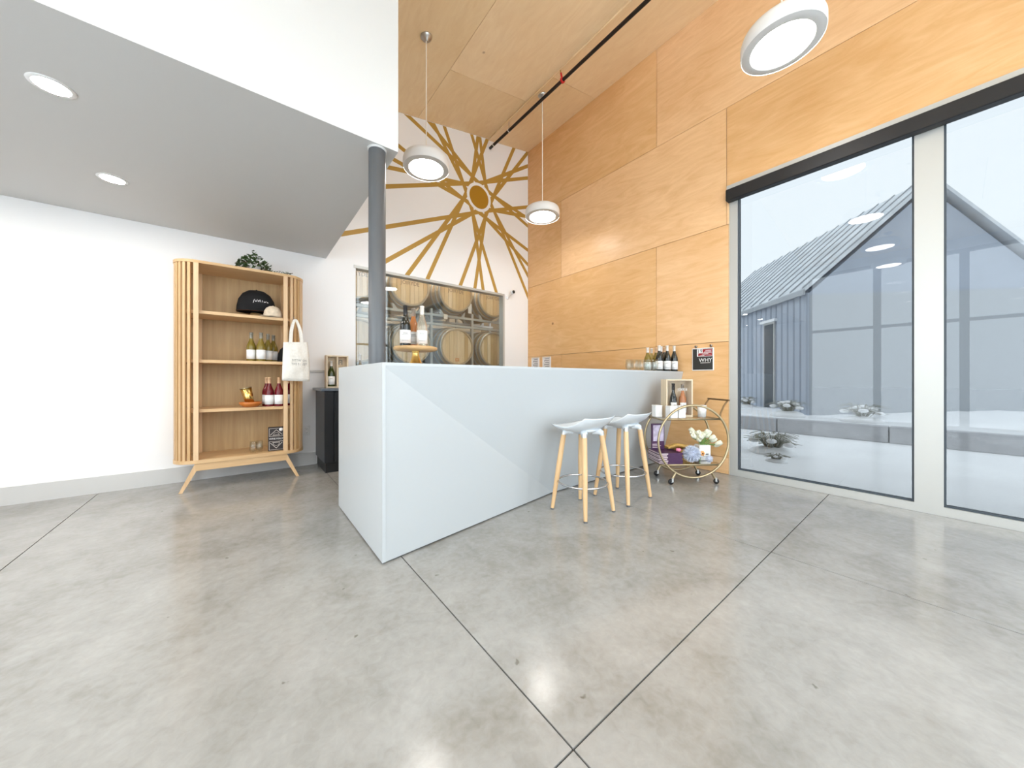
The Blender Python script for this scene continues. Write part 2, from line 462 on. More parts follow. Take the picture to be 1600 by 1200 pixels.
MB().prism(circ(.226), 'y', YW-.0002, YW-.0032, M['white']).build('painted_ring', wb)
MB().prism(circ(.180), 'y', YW-.0002, YW-.0040, M['goldhub']).build('painted_hub', wb)

# cellar window frame and double glazing
w1 = sthing('window_1')
b = MB(); t = .022
b.box(WX0-.012, WX1+.012, YW-.012, YW+.10, WZ1-t, WZ1+.012, M['alu'])
b.box(WX0-.002, WX0+.010, YW-.004, YW+.10, WZ0, WZ1-t, M['white'])
b.box(WX1-t, WX1+.012, YW-.012, YW+.10, WZ0, WZ1-t, M['alu'])
b.build('window_frame', w1)
b = MB(); b.box(WX0-.02, WX1+.02, YW-.06, YW+.10, WZ0-.02, WZ0, M['white']); b.build('window_sill', w1)
MB().box(WX0+.010, WX1-t, YW+.050, YW+.056, WZ0, WZ1-t, M['glass']).build('pane', w1)
MB().box(WX0+.010, WX1-t, YW+.072, YW+.078, WZ0, WZ1-t, M['glass']).build('pane', w1)

# baseboard, ledge
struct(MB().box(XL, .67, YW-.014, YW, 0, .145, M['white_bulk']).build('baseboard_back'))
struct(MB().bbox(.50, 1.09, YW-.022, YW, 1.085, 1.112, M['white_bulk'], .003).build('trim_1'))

# ------------------------------------------------------------------ setting: plywood wall on the right
wr = sthing('wall_right')
WT = 3.03                                # head of the outside window
YJ = 1.40                                # its jamb
b = MB()
b.box(XW+.018, XW+.16, YJ, YW+.12, 0, cz(XW)+.05, M['gap'])
b.box(XW+.018, XW+.16, YF-.12, YJ, WT, cz(XW)+.05, M['gap'])
b.build('wall_backing', wr)
MB().box(XW+.001, XW+.16, YJ-.006, YJ, 0, WT, M['crate']).build('jamb_edge', wr)
def panel(y0, y1, z0, z1):
    if y1 - y0 < .03: return
    MB().bbox(XW, XW+.018, y0+.002, y1-.002, z0+.0022, z1-.0022, M['ply_wall'], .0008).build('plywood_panel', wr)
rows = [(0, .175, [4.617, 3.80, 1.40]), (.175, 1.402, [4.617, 3.80, 1.40]), (1.402, 2.635, [4.617, 2.20, 1.40]),
        (2.635, 3.868, [4.617, 3.803, 1.42]), (3.868, cz(XW), [4.617, 2.196, -.245, YF])]
for z0, z1, ys in rows:
    for q in range(len(ys)-1): panel(ys[q+1], ys[q], z0, z1)
MB().box(XW, XW+.018, 1.40, 1.419, 2.637, WT, M['ply_wall']).build('plywood_strip', wr)
panel(-1.02, 1.42, WT, 3.868); panel(YF, -1.02, WT, 3.868)

# ------------------------------------------------------------------ setting: ceiling panels
ce = sthing('ceiling')
b = MB(); b.prism([(XL-.1, cz(XL-.1)+.02), (XW+.16, cz(XW+.16)+.02), (XW+.16, cz(XW)+.2), (XL-.1, cz(XL)+.2)], 'y', YF-.12, YW+.12, M['gap'])
b.build('ceiling_backing', ce)
strips = [(-3.0, -1.67, [YF, 1.2, YW]), (-1.67, -.47, [YF, -.4, 2.04, YW]), (-.47, .735, [YF, 1.2, 3.64, YW]),
          (.735, 1.94, [YF, .02, 2.46, YW]), (1.94, 3.145, [YF, -1.22, 1.22, 3.66, YW]), (3.145, XW, [YF, -1.745, .695, 3.135, YW])]
for x0, x1, ys in strips:
    low = .022 if x0 > 3.1 else 0.0
    for q in range(len(ys)-1):
        a0, a1 = x0+.002, x1-.002
        MB().prism([(a0, cz(a0)-low), (a1, cz(a1)-low), (a1, cz(a1)+.018), (a0, cz(a0)+.018)], 'y', ys[q]+.002, ys[q+1]-.002,
                   M['ply_ceil']).build('plywood_panel', ce)

# ------------------------------------------------------------------ setting: upper volume, left and front walls
b = MB()
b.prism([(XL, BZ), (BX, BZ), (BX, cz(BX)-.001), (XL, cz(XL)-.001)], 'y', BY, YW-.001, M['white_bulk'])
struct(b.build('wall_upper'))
b = MB(); b.box(XL-.12, XL, 2.1, YW+.12, 0, cz(XL)+.1, M['white']); b.box(XL-.12, XL, YF-.12, 2.1, 3.58, cz(XL)+.1, M['white'])
struct(b.build('wall_left'))
FX0, FX1 = -.55, XW  # glazed span shaped to limit daylight on the upper volume's face
FZ = lambda x: cz(x)-.16
b = MB()
b.prism([(XL-.12, 0), (FX0, 0), (FX0, cz(FX0)+.05), (XL-.12, cz(XL)+.05)], 'y', YF-.12, YF, M['white'])
b.prism([(FX0, FZ(FX0)), (FX1, FZ(FX1)), (FX1, cz(FX1)+.05), (FX0, cz(FX0)+.05)], 'y', YF-.12, YF, M['white'])
struct(b.build('wall_front'))

# outside windows: right wall (in view), front made taller for daylight, left added
def win_x(name, y1, y0):                 # bay in the plywood wall, y1 > y0
    o = sthing(name); f = .070; d0, d1 = XW+.004, XW+.085
    b = MB()
    b.box(d0, d1, y1-f, y1, .0, WT, M['alu']); b.box(d0, d1, y0, y0+f, .0, WT, M['alu'])
    b.box(d0, d1, y0+f, y1-f, 0, .066, M['alu']); b.box(d0, d1, y0+f, y1-f, WT-.07, WT, M['alu'])
    b.build('window_frame', o)
    b = MB(); e = .012; gx0, gx1 = XW+.022, XW+.068
    b.box(gx0, gx1, y1-f-e, y1-f, .066, WT-.07, M['alu_dark']); b.box(gx0, gx1, y0+f, y0+f+e, .066, WT-.07, M['alu_dark'])
    b.box(gx0, gx1, y0+f+e, y1-f-e, .066, .066+e, M['alu_dark']); b.box(gx0, gx1, y0+f+e, y1-f-e, WT-.07-e, WT-.07, M['alu_dark'])
    b.build('gasket', o)
    MB().box(XW+.040, XW+.046, y0+f+e, y1-f-e, .066+e, WT-.07-e, M['tintglass']).build('pane', o)
win_x('window_2', YJ-.008, .07); win_x('window_3', .07, -1.27); win_x('window_4', -1.27, YF)
def win_y(name, x0, x1):  # unseen front bays, carried up to the ceiling for more daylight
    o = sthing(name); f = .06; y0, y1 = YF-.1, YF-.02
    b = MB()
    b.prism([(x0, 0), (x0+f, 0), (x0+f, FZ(x0+f)), (x0, FZ(x0))], 'y', y0, y1, M['alu'])
    b.prism([(x1-f, 0), (x1, 0), (x1, FZ(x1)), (x1-f, FZ(x1-f))], 'y', y0, y1, M['alu'])
    b.box(x0+f, x1-f, y0, y1, 0, .07, M['alu']); b.box(x0+f, x1-f, y0, y1, 2.15, 2.21, M['alu'])
    b.prism([(x0+f, FZ(x0+f)-.07), (x1-f, FZ(x1-f)-.07), (x1-f, FZ(x1-f)), (x0+f, FZ(x0+f))], 'y', y0, y1, M['alu'])
    b.build('window_frame', o)
    MB().box(x0+f, x1-f, YF-.062, YF-.056, .07, 2.15, M['frontglass']).build('pane', o)
    MB().prism([(x0+f, 2.21), (x1-f, 2.21), (x1-f, FZ(x1-f)-.07), (x0+f, FZ(x0+f)-.07)], 'y', YF-.062, YF-.056, M['frontglass']).build('pane', o)
def added_win_l(name, y0, y1):  # unseen left bays, added so daylight reaches the plywood and bar side
    o = sthing(name); f = .06; a, c_ = XL-.1, XL-.02
    b = MB(); b.box(a, c_, y0, y0+f, 0, 3.58, M['alu']); b.box(a, c_, y1-f, y1, 0, 3.58, M['alu'])
    for z0, z1 in ((0, .07), (2.15, 2.21), (3.51, 3.58)): b.box(a, c_, y0+f, y1-f, z0, z1, M['alu'])
    b.build('window_frame', o)
    MB().box(XL-.062, XL-.056, y0+f, y1-f, .07, 2.15, M['glass']).build('pane', o)
    MB().box(XL-.062, XL-.056, y0+f, y1-f, 2.21, 3.51, M['glass']).build('pane', o)
for i in range(4): added_win_l('window_%d' % (9+i), YF+1.175*i, YF+1.175*(i+1))
xs_ = [FX0+(FX1-FX0)*i/4 for i in range(5)]
for i in range(4): win_y('window_%d' % (5+i), xs_[i], xs_[i+1])

# ------------------------------------------------------------------ setting: cellar behind the back wall
b = MB(); CY0, CY1 = YW+.12, YW+2.3
b.box(XL, XW+.6, CY1, CY1+.1, 0, 3.6, M['cellarwall'])
b.box(.2, .3, CY0, CY1, 0, 3.6, M['cellarwall']); b.box(XW+.5, XW+.6, CY0, CY1, 0, 3.6, M['cellarwall'])
struct(b.build('wall_cellar'))
struct(MB().box(.2, XW+.6, CY0, CY1+.1, 3.6, 3.7, M['cellarwall']).build('ceiling_cellar'))

# ------------------------------------------------------------------ outside: ground, retaining wall, building
struct(MB().add([(-60, -60, -.12), (80, -60, -.12), (80, 80, -.12), (-60, 80, -.12)], [(0, 1, 2, 3)], M['snow']).build('ground'))
rt = thing('retaining_wall', 'low pale concrete retaining wall in the snow outside the window', 'wall', (8.9, -1.0, -.12))
for q in range(8):
    MB().bbox(0, .2, -6.4+q*1.6+.008, -6.4+(q+1)*1.6-.008, 0, .29, M['concrete_ext'], .01).build('concrete_block', rt)
b = MB(); nx_, ny_ = 26, 40; vs = []; fs = []
for i in range(nx_):
    for j in range(ny_):
        x = 9.05+i*.5; y = -14+j*.75
        z = .14+min(1, (x-9.05)/4)*.14+.035*sin(2.1*x+1.3*y)*min(1, i/2)+random.uniform(-.015, .015)
        vs.append((x, y, z))
for i in range(nx_-1):
    for j in range(ny_-1):
        fs.append((i*ny_+j, (i+1)*ny_+j, (i+1)*ny_+j+1, i*ny_+j+1))
n0 = len(vs)
b.add(vs, fs, M['snow'], True); o = b.build('snow_bank'); o['kind'] = 'structure'

bld = thing('farm_building', 'blue grey ribbed metal building with a snowy pitched roof beyond the window', 'building', (12.5, 4.1, 0), atan2(.703, .711))
# local +x runs along the facade away from us, local +y is the side facing the winery
EZ, TAN = 3.03, .95
b = MB(); b.box(-3.0, 3.6, -5.0, -.03, -.1, EZ-.03, M['rib'])
b.prism([(-5.0, EZ-.03), (-.03, EZ-.03), (-2.515, EZ-.03+2.45*TAN)], 'x', -2.98, 3.58, M['siding'])
b.build('wall_core', bld)
for q in range(30):
    x0 = 3.62-(q+1)*.222
    MB().prism([(x0+.006, 0), (x0+.03, .022), (x0+.19, .022), (x0+.216, 0), (x0+.216, -.03), (x0+.006, -.03)], 'z', -.1, EZ, M['siding']).build('siding_panel', bld)
b = MB(); ridge = -2.515
for sg in (1, -1):
    y_e = .12 if sg > 0 else -5.15
    b.prism([(y_e, EZ+.0), (ridge, EZ+2.5*TAN+.06), (ridge, EZ+2.5*TAN+.16), (y_e, EZ+.09)], 'x', -3.1, 3.72, M['roofmetal'])
b.build('roof', bld)
for q in range(17):
    x = 3.68-q*.42
    b = MB(); b.prism([(.12, EZ+.085), (ridge, EZ+2.5*TAN+.15), (ridge, EZ+2.5*TAN+.19), (.12, EZ+.13)], 'x', x-.02, x+.02, M['rib']); b.build('roof_rib', bld)
MB().prism([(.10, EZ-.06), (.14, EZ-.06), (.14, EZ+.06), (.10, EZ+.06)], 'x', -3.1, 3.72, M['rib']).build('eave_trim', bld)
b = MB(); b.box(-1.9, -1.42, -.02, .05, .1, 2.55, M['alu']); b.box(-1.85, -1.47, .05, .055, .15, 2.5, M['alu_dark']); b.build('side_door', bld)
b = MB(); b.box(-1.98, -1.34, -.02, .10, 2.55, 2.62, M['snow']); b.build('door_canopy', bld)

def clump(name, label, loc, r, n, h, group):
    b = MB()
    for q in range(n):
        a = random.uniform(0, 2*pi); l = r*random.uniform(.4, 1); hh = h*random.uniform(.5, 1)
        b.tube([(.02*cos(a), .02*sin(a), 0), (l*.5*cos(a), l*.5*sin(a), hh*.9), (l*cos(a), l*sin(a), hh*.75)], [.007, .006, .004], M['twig'], 4)
    o = thing(name, label, 'grass', loc, 0, group); b.build('grass_blades', o)
    c_ = MB()
    for q in range(9):
        a = q*2.4; d_ = r*.75*sqrt(q/9); c_.ball((d_*cos(a), d_*sin(a), h*(.72-.35*q/9)), (r*.22, r*.18, h*.10), M['snow'], 8, 5)
    c_.ball((0, 0, .0), (r*.8, r*.8, h*.28), M['snow'], 12, 6); c_.build('snow_cap', o)
clump('grass_clump', 'nearest snow covered grass clump just beyond the glass, below the concrete wall', (6.35, 1.62, -.12), .38, 110, .36, 'snowy grass outside')
clump('grass_clump', 'small snow covered grass tuft low by the left edge of the window', (5.72, 1.42, -.12), .16, 26, .14, 'snowy grass outside')
clump('grass_clump', 'snowy shrub above the concrete wall by the window frame', (9.9, 2.25, .17), .42, 50, .42, 'snowy grass outside')
clump('grass_clump', 'snowy shrub above the concrete wall at the picture edge', (9.6, 1.0, .17), .42, 60, .40, 'snowy grass outside')
clump('grass_clump', 'thin dry grass standing against the ribbed building', (11.15, 3.45, .22), .32, 50, .34, 'snowy grass outside')

# ------------------------------------------------------------------ column
o = thing('steel_column', 'dark grey round steel column rising through the bar to the white soffit', 'column', (.667, 2.232, 0))
MB().lathe([(0, 0), (.0515, 0), (.0515, BZ), (0, BZ)], M['steelgrey'], 32).build('shaft', o)
MB().lathe([(.0515, BZ-.012), (.058, BZ-.010), (.058, BZ), (.0515, BZ)], M['white_bulk'], 32).build('collar', o)

# ------------------------------------------------------------------ service bar
BH = 1.093
bar = thing('service_bar', 'large white angular service bar with folded facets on its front', 'bar counter', (.587, 1.873, 0))
def L_(p): return (p[0]-.587, p[1]-1.873, p[2])
zb = .010; zt = BH-.016
TL, BL, P_, Q_, TR = (.587, 1.873, zt), (.587, 1.873, zb), (2.13, 2.13, zb), (XW-.002, 2.135, zb), (XW-.002, 1.873, zt)
dpt = (0.022, .03, 0)
def slab3(pts, m, name, d):
    n = len(pts); vs = [L_(p) for p in pts]+[L_((p[0]+d[0], p[1]+d[1], p[2]+d[2])) for p in pts]
    fs = [tuple(range(n)), tuple(range(2*n-1, n-1, -1))]+[(i, i+n, (i+1) % n+n, (i+1) % n) for i in range(n)]
    return MB().add(vs, fs, m).build(name, bar)
slab3([TL, BL, P_], M['bar'], 'front_lower_facet', (.018, .022, 0))
slab3([TL, P_, Q_, TR], M['bar'], 'front_upper_facet', (0, .022, 0))
MB().box(0, .018, .0, 1.073, zb, zt, M['bar']).build('side_panel', bar)
b = MB()                                   # top, pierced by the column
hx0, hx1, hy0, hy1 = .0225, .1375, .3005, .4175
for x0, x1, y0, y1 in ((0, .62, 0, hy0), (0, .62, hy1, 1.073), (0, hx0, hy0, hy1), (hx1, .62, hy0, hy1), (.62, XW-.589, 0, .73)):
    b.box(x0, x1, y0, y1, zt, BH, M['bar'])
b.build('top', bar)
b = MB(); b.box(.03, .05, .06, 1.05, 0, zb, M['black']); b.add([L_((.64, 1.90, 0)), L_((2.14, 2.15, 0)), L_((XW-.01, 2.155, 0)), L_((XW-.01, 2.2, 0)), L_((2.12, 2.2, 0)), L_((.64, 1.95, 0)),
    L_((.64, 1.90, zb)), L_((2.14, 2.15, zb)), L_((XW-.01, 2.155, zb)), L_((XW-.01, 2.2, zb)), L_((2.12, 2.2, zb)), L_((.64, 1.95, zb))],
    [(0, 1, 2, 3, 4, 5), (11, 10, 9, 8, 7, 6)]+[(i, (i+1) % 6, (i+1) % 6+6, i+6) for i in range(6)], M['black'])
b.build('plinth', bar)
MB().box(.02, .60, 1.053, 1.071, zb, zt, M['bar']).build('end_panel', bar)
MB().box(.62, XW-.60, .70, .718, .70, zt, M['bar']).build('back_apron', bar)

# ------------------------------------------------------------------ back counter
cab = thing('base_cabinet', 'charcoal base cabinet against the back wall behind the bar', 'cabinet', (.672, 4.06, 0))
b = MB(); b.box(.0, 2.7, .02, .55, .11, .875, M['cab']); b.box(.03, 2.7, .0, .0, .1, .1, M['cab']); b.build('body', cab)
MB().box(.015, 2.68, .03, .55, 0, .11, M['black']).build('toe_kick', cab)
MB().bbox(.001, .09, -.002, .02, .11, .872, M['cab'], .002).build('filler', cab)
for q in range(5):
    d_ = MB().bbox(.095+q*.52, .095+q*.52+.515, -.002, .018, .115, .868, M['cab'], .003).build('door', cab)
    MB().tube([(.16+q*.52, -.03, .74), (.16+q*.52, -.03, .84)], .005, M['brushed'], 6).build('handle', d_)
wt = MB().bbox(.635, 3.40, 4.03, YW-.03, .877, .905, M['worktop'], .003).build('worktop')
tag(wt, 'slate grey worktop slab on the charcoal base cabinet', 'worktop')

# ------------------------------------------------------------------ pendants
def make_pendant(x, y, label, group='white pendant lamps', zr=3.29):
    zc = cz(x)-(.022 if x > 3.145 else 0)
    o = thing('pendant_lamp', label, 'lamp', (x, y, zr), 0, group)
    MB().lathe([(.232, 0), (.236, .006), (.236, .075), (.226, .105), (.19, .128), (.03, .138), (0, .138)], M['lampwhite'], 48).build('shade', o)
    MB().lathe([(.233, .004), (.226, .001), (.182, -.006), (.177, -.004), (.1765, .004)], M['lamprim'], 48).build('rim', o)
    MB().lathe([(.1762, .001), (0, .001)], M['lamp'], 48, smooth=False).build('diffuser', o)
    MB().tube([(0, 0, .138), (0, 0, zc-zr-.03)], .006, M['cord'], 8).build('cord', o)
    b = MB()
    R = Matrix.Rotation(-math.atan(CS), 3, 'Y')
    b.lathe([(0, -.05), (.018, -.048), (.02, -.035), (.05, -.022), (.062, -.004), (.062, 0), (0, 0)], M['brushed'], 20, (0, 0, zc-zr-.002), mtx=R.to_4x4())
    b.build('ceiling_rose', o)
    return o
make_pendant(1.518, 3.391, 'white disc pendant hanging left of the painted wheel, beside the white soffit', zr=3.225)
make_pendant(3.243, 3.435, 'white disc pendant hanging in front of the plywood wall corner', zr=3.245)
make_pendant(2.90, .69, 'near white disc pendant cut off by the top right edge of the picture')
for x, y, lab in ((1.135, .69, 'nearest the viewpoint'), (-.59, .69, 'left of the viewpoint'), (2.90, -1.3, 'by the right windows behind the viewpoint'),
                  (1.135, -1.3, 'midway behind the viewpoint'), (-.59, -1.3, 'left and behind the viewpoint'), (-2.1, .69, 'by the left glazing')):
    make_pendant(x, y, 'white disc pendant added out of view for fill light, '+lab)  # unseen pendants added to raise the room's brightness
# unseen fill lights added in the underside of the upper volume
for i, (x, y) in enumerate(((-.75, 2.75), (-.75, 3.75), (-1.75, 2.75), (-1.75, 3.75), (-2.6, 3.25))):
    o = thing('added_downlight', ('near right', 'far right', 'near middle', 'far middle', 'far left')[i]+' added fill light in the white soffit over the shop shelves', 'lamp', (x, y, BZ), 0, 'added fill lights in the soffit')
    MB().lathe([(.062, -.004), (.078, -.003), (.080, 0), (.062, 0)], M['lampwhite'], 28).build('trim_ring', o)
    MB().lathe([(.0615, -.002), (0, -.002)], M['spot'], 28).build('lens', o)

# ------------------------------------------------------------------ sprinkler pipe
pz = 4.79; pxx = 3.172
o = thing('sprinkler_pipe', 'black sprinkler pipe hung under the plywood ceiling', 'pipe', (pxx, 0, pz))
MB().tube([(0, YF+.05, 0), (0, 4.60, 0)], .021, M['black_pipe'], 14).build('pipe', o)
MB().lathe([(.021, -.012), (.034, -.012), (.034, .012), (.021, .012)], M['red'], 16, (0, 2.99, 0), axis='y').build('red_coupling', o)
b = MB(); b.tube([(-.01, 2.99, .02), (-.03, 2.99, .075)], .012, M['red'], 8); b.tube([(-.03, 2.99, .07), (-.04, 2.99, .105)], .008, M['brass_old'], 8); b.build('sprinkler_head', o)
for yy in (4.10, 1.0, -1.2):
    b = MB(); b.lathe([(.0215, -.006), (.0245, -.006), (.0245, .006), (.0215, .006)], M['label'], 14, (0, yy, 0), axis='y')
    b.tube([(0, yy, .022), (0, yy, cz(pxx)-.022-pz)], .004, M['brushed'], 6); b.build('hanger', o)
MB().lathe([(.0215, -.005), (.0245, -.005), (.0245, .005), (.0215, .005)], M['label'], 14, (0, 3.97+.53, 0), axis='y').build('pipe_band', o)

# ------------------------------------------------------------------ roller blind cassette
o = thing('roller_blind', 'black roller blind cassette across the head of the tall window', 'blind', (XW, 1.405, 2.85))
MB().bbox(-.075, .002, -4.0, 0, 0, .118, M['blind'], .006).build('cassette', o)
MB().box(-.05, .002, -4.0, -.002, .121, .165, M['alu']).build('mounting_rail', o)

# security camera on the back wall
o = thing('security_camera', 'small white security camera with a black lens beside the cellar window', 'camera', (3.57, YW, 2.44))
MB().lathe([(0, 0), (.034, 0), (.034, -.012), (.022, -.02), (0, -.02)], M['plate'], 16, (-.03, 0, -.04), axis='y').build('base', o)
MB().tube([(-.03, -.015, -.04), (-.02, -.05, -.01), (0, -.065, .02)], .008, M['plate'], 8).build('arm', o)
h = MB().lathe([(0, .02), (.034, .015), (.036, -.03), (.03, -.036), (0, -.036)], M['plate'], 18, (.01, -.085, .04), axis='y').build('housing', o)
MB().lathe([(.028, -.0365), (.026, -.042), (0, -.044)], M['black'], 18, (.01, -.085, .04), axis='y').build('lens', h)

# wall outlet
o = thing('wall_outlet', 'white double wall outlet low on the back wall beside the shelf', 'outlet', (.582, YW, .405))
MB().bbox(-.036, .036, -.006, 0, -.058, .058, M['plate'], .002).build('cover_plate', o)
for z in (.024, -.024):
    s_ = MB().lathe([(0, -.0085), (.016, -.0085), (.017, -.006)], M['label'], 14, (0, 0, z), axis='y').build('socket', o)
    b = MB()
    for x in (-.006, .006): b.box(x-.0012, x+.0012, -.0092, -.0086, z-.002, z+.008, M['black'])
    b.box(-.002, .002, -.0092, -.0086, z-.010, z-.006, M['black']); b.build('socket_slot', s_)

# ------------------------------------------------------------------ bottles
def make_bottle(label, loc, rz, glassm, foil, cat='wine bottle', group=None, H=.30, R=.039, inkm=None, strip=True):
    k = H/.30
    o = thing('wine_bottle', label, cat, loc, rz, group)
    pr = [(0, .004), (R*.6, 0), (R*.95, 0), (R, .006), (R, .142*k), (R*.93, .165*k), (R*.62, .198*k), (R*.42, .222*k), (.0145, .25*k), (.0140, .288*k), (.0155, .289*k), (.0155, .298*k), (0, .299*k)]
    MB().lathe(pr, glassm, 20).build('glass_body', o)
    lb = MB().lathe([(R+.0003, .022*k), (R+.0009, .022*k), (R+.0009, .118*k), (R+.0003, .118*k)], M['label'], 14, a0=-pi/2-1.25, a1=-pi/2+1.25).build('paper_label', o)
    if strip:
        b = MB(); rr = R+.0013
        for z0, z1, aa in ((.092, .096, .4), (.082, .084, .55), (.040, .042, .6)):
            b.lathe([(rr, z0*k), (rr, z1*k)], M['ink'], 6, a0=-pi/2-aa, a1=-pi/2+aa)
        b.build('label_print', lb)
    MB().lathe([(.0152, .235*k), (.0158, .24*k), (.0152, .288*k), (.0165, .289*k), (.0165, .2995*k), (0, .3005*k)], foil, 16).build('foil_capsule', o)
    return o
def face(x, y): return atan2(y, x)-pi/2            # turn so the label looks towards the viewpoint side

# cake stand and its bottles on the bar
cs = thing('cake_stand', 'round wooden cake stand on a gold pedestal, on the bar near the column', 'cake stand', (1.0, 2.42, BH))
MB().lathe([(0, 0), (.064, 0), (.062, .007), (.050, .022), (.038, .045), (.029, .070), (.024, .095), (.026, .112), (.032, .118), (0, .118)], M['goldmetal'], 28).build('pedestal', cs)
MB().lathe([(0, .118), (.135, .118), (.155, .126), (.157, .140), (.152, .146), (0, .146)], M['standwood'], 40).build('plate', cs)
zs = BH+.1462
make_bottle('dark red wine bottle on the wooden cake stand', (.918, 2.41, zs), face(.93, 2.41), M['btl_dark'], M['foil_dark'], H=.295)
make_bottle('orange rose wine bottle at the back of the wooden cake stand', (1.005, 2.475, zs), face(1.0, 2.47), M['btl_rose'], M['btl_clear'], H=.297)
make_bottle('pale wine bottle at the front right of the wooden cake stand', (1.03, 2.375, zs), face(1.05, 2.37), M['btl_clear'], M['foil'], H=.300)

# bottles at the far end of the bar
g_ = 'bottles on the far end of the bar'
T = BH+.0002
spec = [(3.663, 2.117, 'btl_olive', 'foil', 'leftmost pale wine bottle behind the tumblers on the bar end'),
        (3.792, 2.142, 'btl_white', 'foil', 'rearmost pale wine bottle behind the tumblers on the bar end'),
        (3.739, 2.057, 'btl_olive', 'foil_peach', 'pale wine bottle with peach foil beside the dark bottles on the bar end'),
        (3.681, 1.988, 'btl_dark', 'foil', 'front left dark wine bottle of the cluster on the bar end'),
        (3.823, 2.041, 'btl_dark', 'label', 'back dark wine bottle with white foil in the middle of the bar end cluster'),
        (3.930, 2.059, 'btl_dark', 'foil_peach', 'dark wine bottle with peach foil behind the front row on the bar end'),
        (3.771, 1.942, 'btl_dark', 'foil', 'middle front dark wine bottle of the cluster on the bar end'),
        (3.874, 1.913, 'btl_dark', 'foil', 'rightmost dark wine bottle on the bar end against the plywood')]
for x, y, gm, fm, lab in spec:
    make_bottle(lab, (x, y, T), face(x, y), M[gm], M[fm], group=g_, H=.292 if gm == 'btl_dark' else .275)

# tumblers at the far end of the bar
def make_tumbler(label, loc, group, m=M['cleartumbler'], H=.125, R=.0325):
    o = thing('tumbler', label, 'glass', loc, 0, group)
    MB().lathe([(0, .004), (R*.72, .002), (R*.95, .03), (R*1.05, H*.5), (R*.88, H), (R*.82, H), (R*.99, H*.5), (R*.88, .032), (0, .008)], m, 18).build('bowl', o)
    return o
tl = ['leftmost clear tumbler', 'second clear tumbler from the left', 'middle clear tumbler', 'second clear tumbler from the right', 'rightmost clear tumbler']
pos = [(3.284, 2.120), (3.342, 2.077), (3.400, 2.034), (3.456, 1.990), (3.513, 1.947)]
t0 = None
for i in range(5):
    lab = tl[i]+' in the front row on the bar end'
    t0 = make_tumbler(lab, (*pos[i], T), 'tumblers on the bar end') if i == 0 else copy_thing(t0, (*pos[i], T), label=lab)
for i in range(3):
    copy_thing(t0, (3.385+.072*i, 2.165-.054*i, T), label=('left', 'middle', 'right')[i]+' clear tumbler of the back row on the bar end')

# red tray with a clear bottle on the cellar window sill
o = thing('serving_tray', 'red rimmed tray on the cellar window sill left of the column', 'tray', (1.225, 4.585, WZ0))
MB().lathe([(0, 0), (.07, 0), (.085, .10), (.080, .10), (.066, .008), (0, .008)], M['redtray'], 24, mtx=Matrix.Diagonal((1.0, .38, 1.0, 1))).build('tray_bowl', o)
MB().lathe([(.08, .10), (.088, .10), (.088, .112), (.08, .112)], M['redtray'], 24, mtx=Matrix.Diagonal((1.0, .38, 1.0, 1))).build('tray_rim', o)
make_bottle('clear bottle standing on the cellar window sill at its left jamb', (1.155, 4.565+.0, WZ0), 0, M['btl_clear'], M['plate'], cat='bottle', H=.36, R=.028, strip=False)

# framed prints on the plywood wall
def small_frame(y0, y1, label):
    o = thing('picture_frame', label, 'frame', (XW, (y0+y1)/2, 1.235), 0, 'small white frames on the plywood wall')
    w_ = (y1-y0)/2
    b = MB(); t = .014
    b.box(-.014, 0, -w_, w_, .14, .155, M['crate']); b.box(-.014, 0, -w_, w_, -.155, -.14, M['crate'])
    b.box(-.014, 0, -w_, -w_+t, -.14, .14, M['label']); b.box(-.014, 0, w_-t, w_, -.14, .14, M['label']); b.build('frame', o)
    p = MB().box(-.008, 0, -w_+t, w_-t, -.14, .14, M['paper']).build('print', o)
    b = MB()
    for q in range(7):
        z = .11-q*.032; b.box(-.0088, -.0081, -w_*.6, w_*(.6 if q % 2 else .35), z, z+.010, M['ink'])
    b.build('print_lines', p)
small_frame(4.315, 4.505, 'left small white framed notice on the plywood wall')
small_frame(4.035, 4.225, 'right small white framed notice on the plywood wall')

# hanging sign
sg = thing('hanging_sign', 'small black and red sign hung on the plywood wall by the window', 'sign', (XW, 1.655, 1.225))
MB().bbox(-.012, 0, -.113, .113, -.125, .125, M['label'], .003).build('frame', sg)
bd = MB().box(-.0135, -.012, -.104, .104, -.116, .116, M['board']).build('board', sg)
# local plane: right in the photo is -y
S = lambda dx: (lambda x, z: (-dx, -x, z))
b = MB(); b.box(-.0142, -.0135, -.100, .058, .030, .112, M['label']); b.build('notice', bd)
b = MB(); b.box(-.0148, -.0142, -.098, -.002, .068, .110, M['maroon']); b.box(-.0148, -.0142, -.098, .045, .034, .066, M['maroon']); b.build('red_block', bd)
b = MB(); add_text(b, '19', .056, lambda x, z: (-.0152, -(x-.028), z+.086), M['board']); b.build('number', bd)
b = MB()
for z0, z1, a, c_ in ((.092, .097, -.09, -.03), (.080, .083, -.09, -.02), (.072, .076, -.09, -.012), (.056, .060, -.06, 0), (.046, .048, -.085, .01), (.038, .041, -.02, .03)):
    b.box(-.0152, -.0149, a, c_, z0, z1, M['label'])
b.build('small_print', bd)
b = MB(); add_text(b, 'WHY', .058, lambda x, z: (-.0142, -(x+.030), z-.012), M['label']); b.box(-.0142, -.0137, -.082, .022, -.043, -.038, M['paper']); b.build('lettering', bd)
for yy in (.072, -.085):
    b = MB(); b.lathe([(.009, -.020), (.012, -.018), (.012, 0), (.005, 0)], M['brushed'], 12, (0, yy, .145), axis='x'); b.box(-.008, -.004, yy-.009, yy+.009, .12, .145, M['brass_dark']); b.build('hanging_clip', sg)

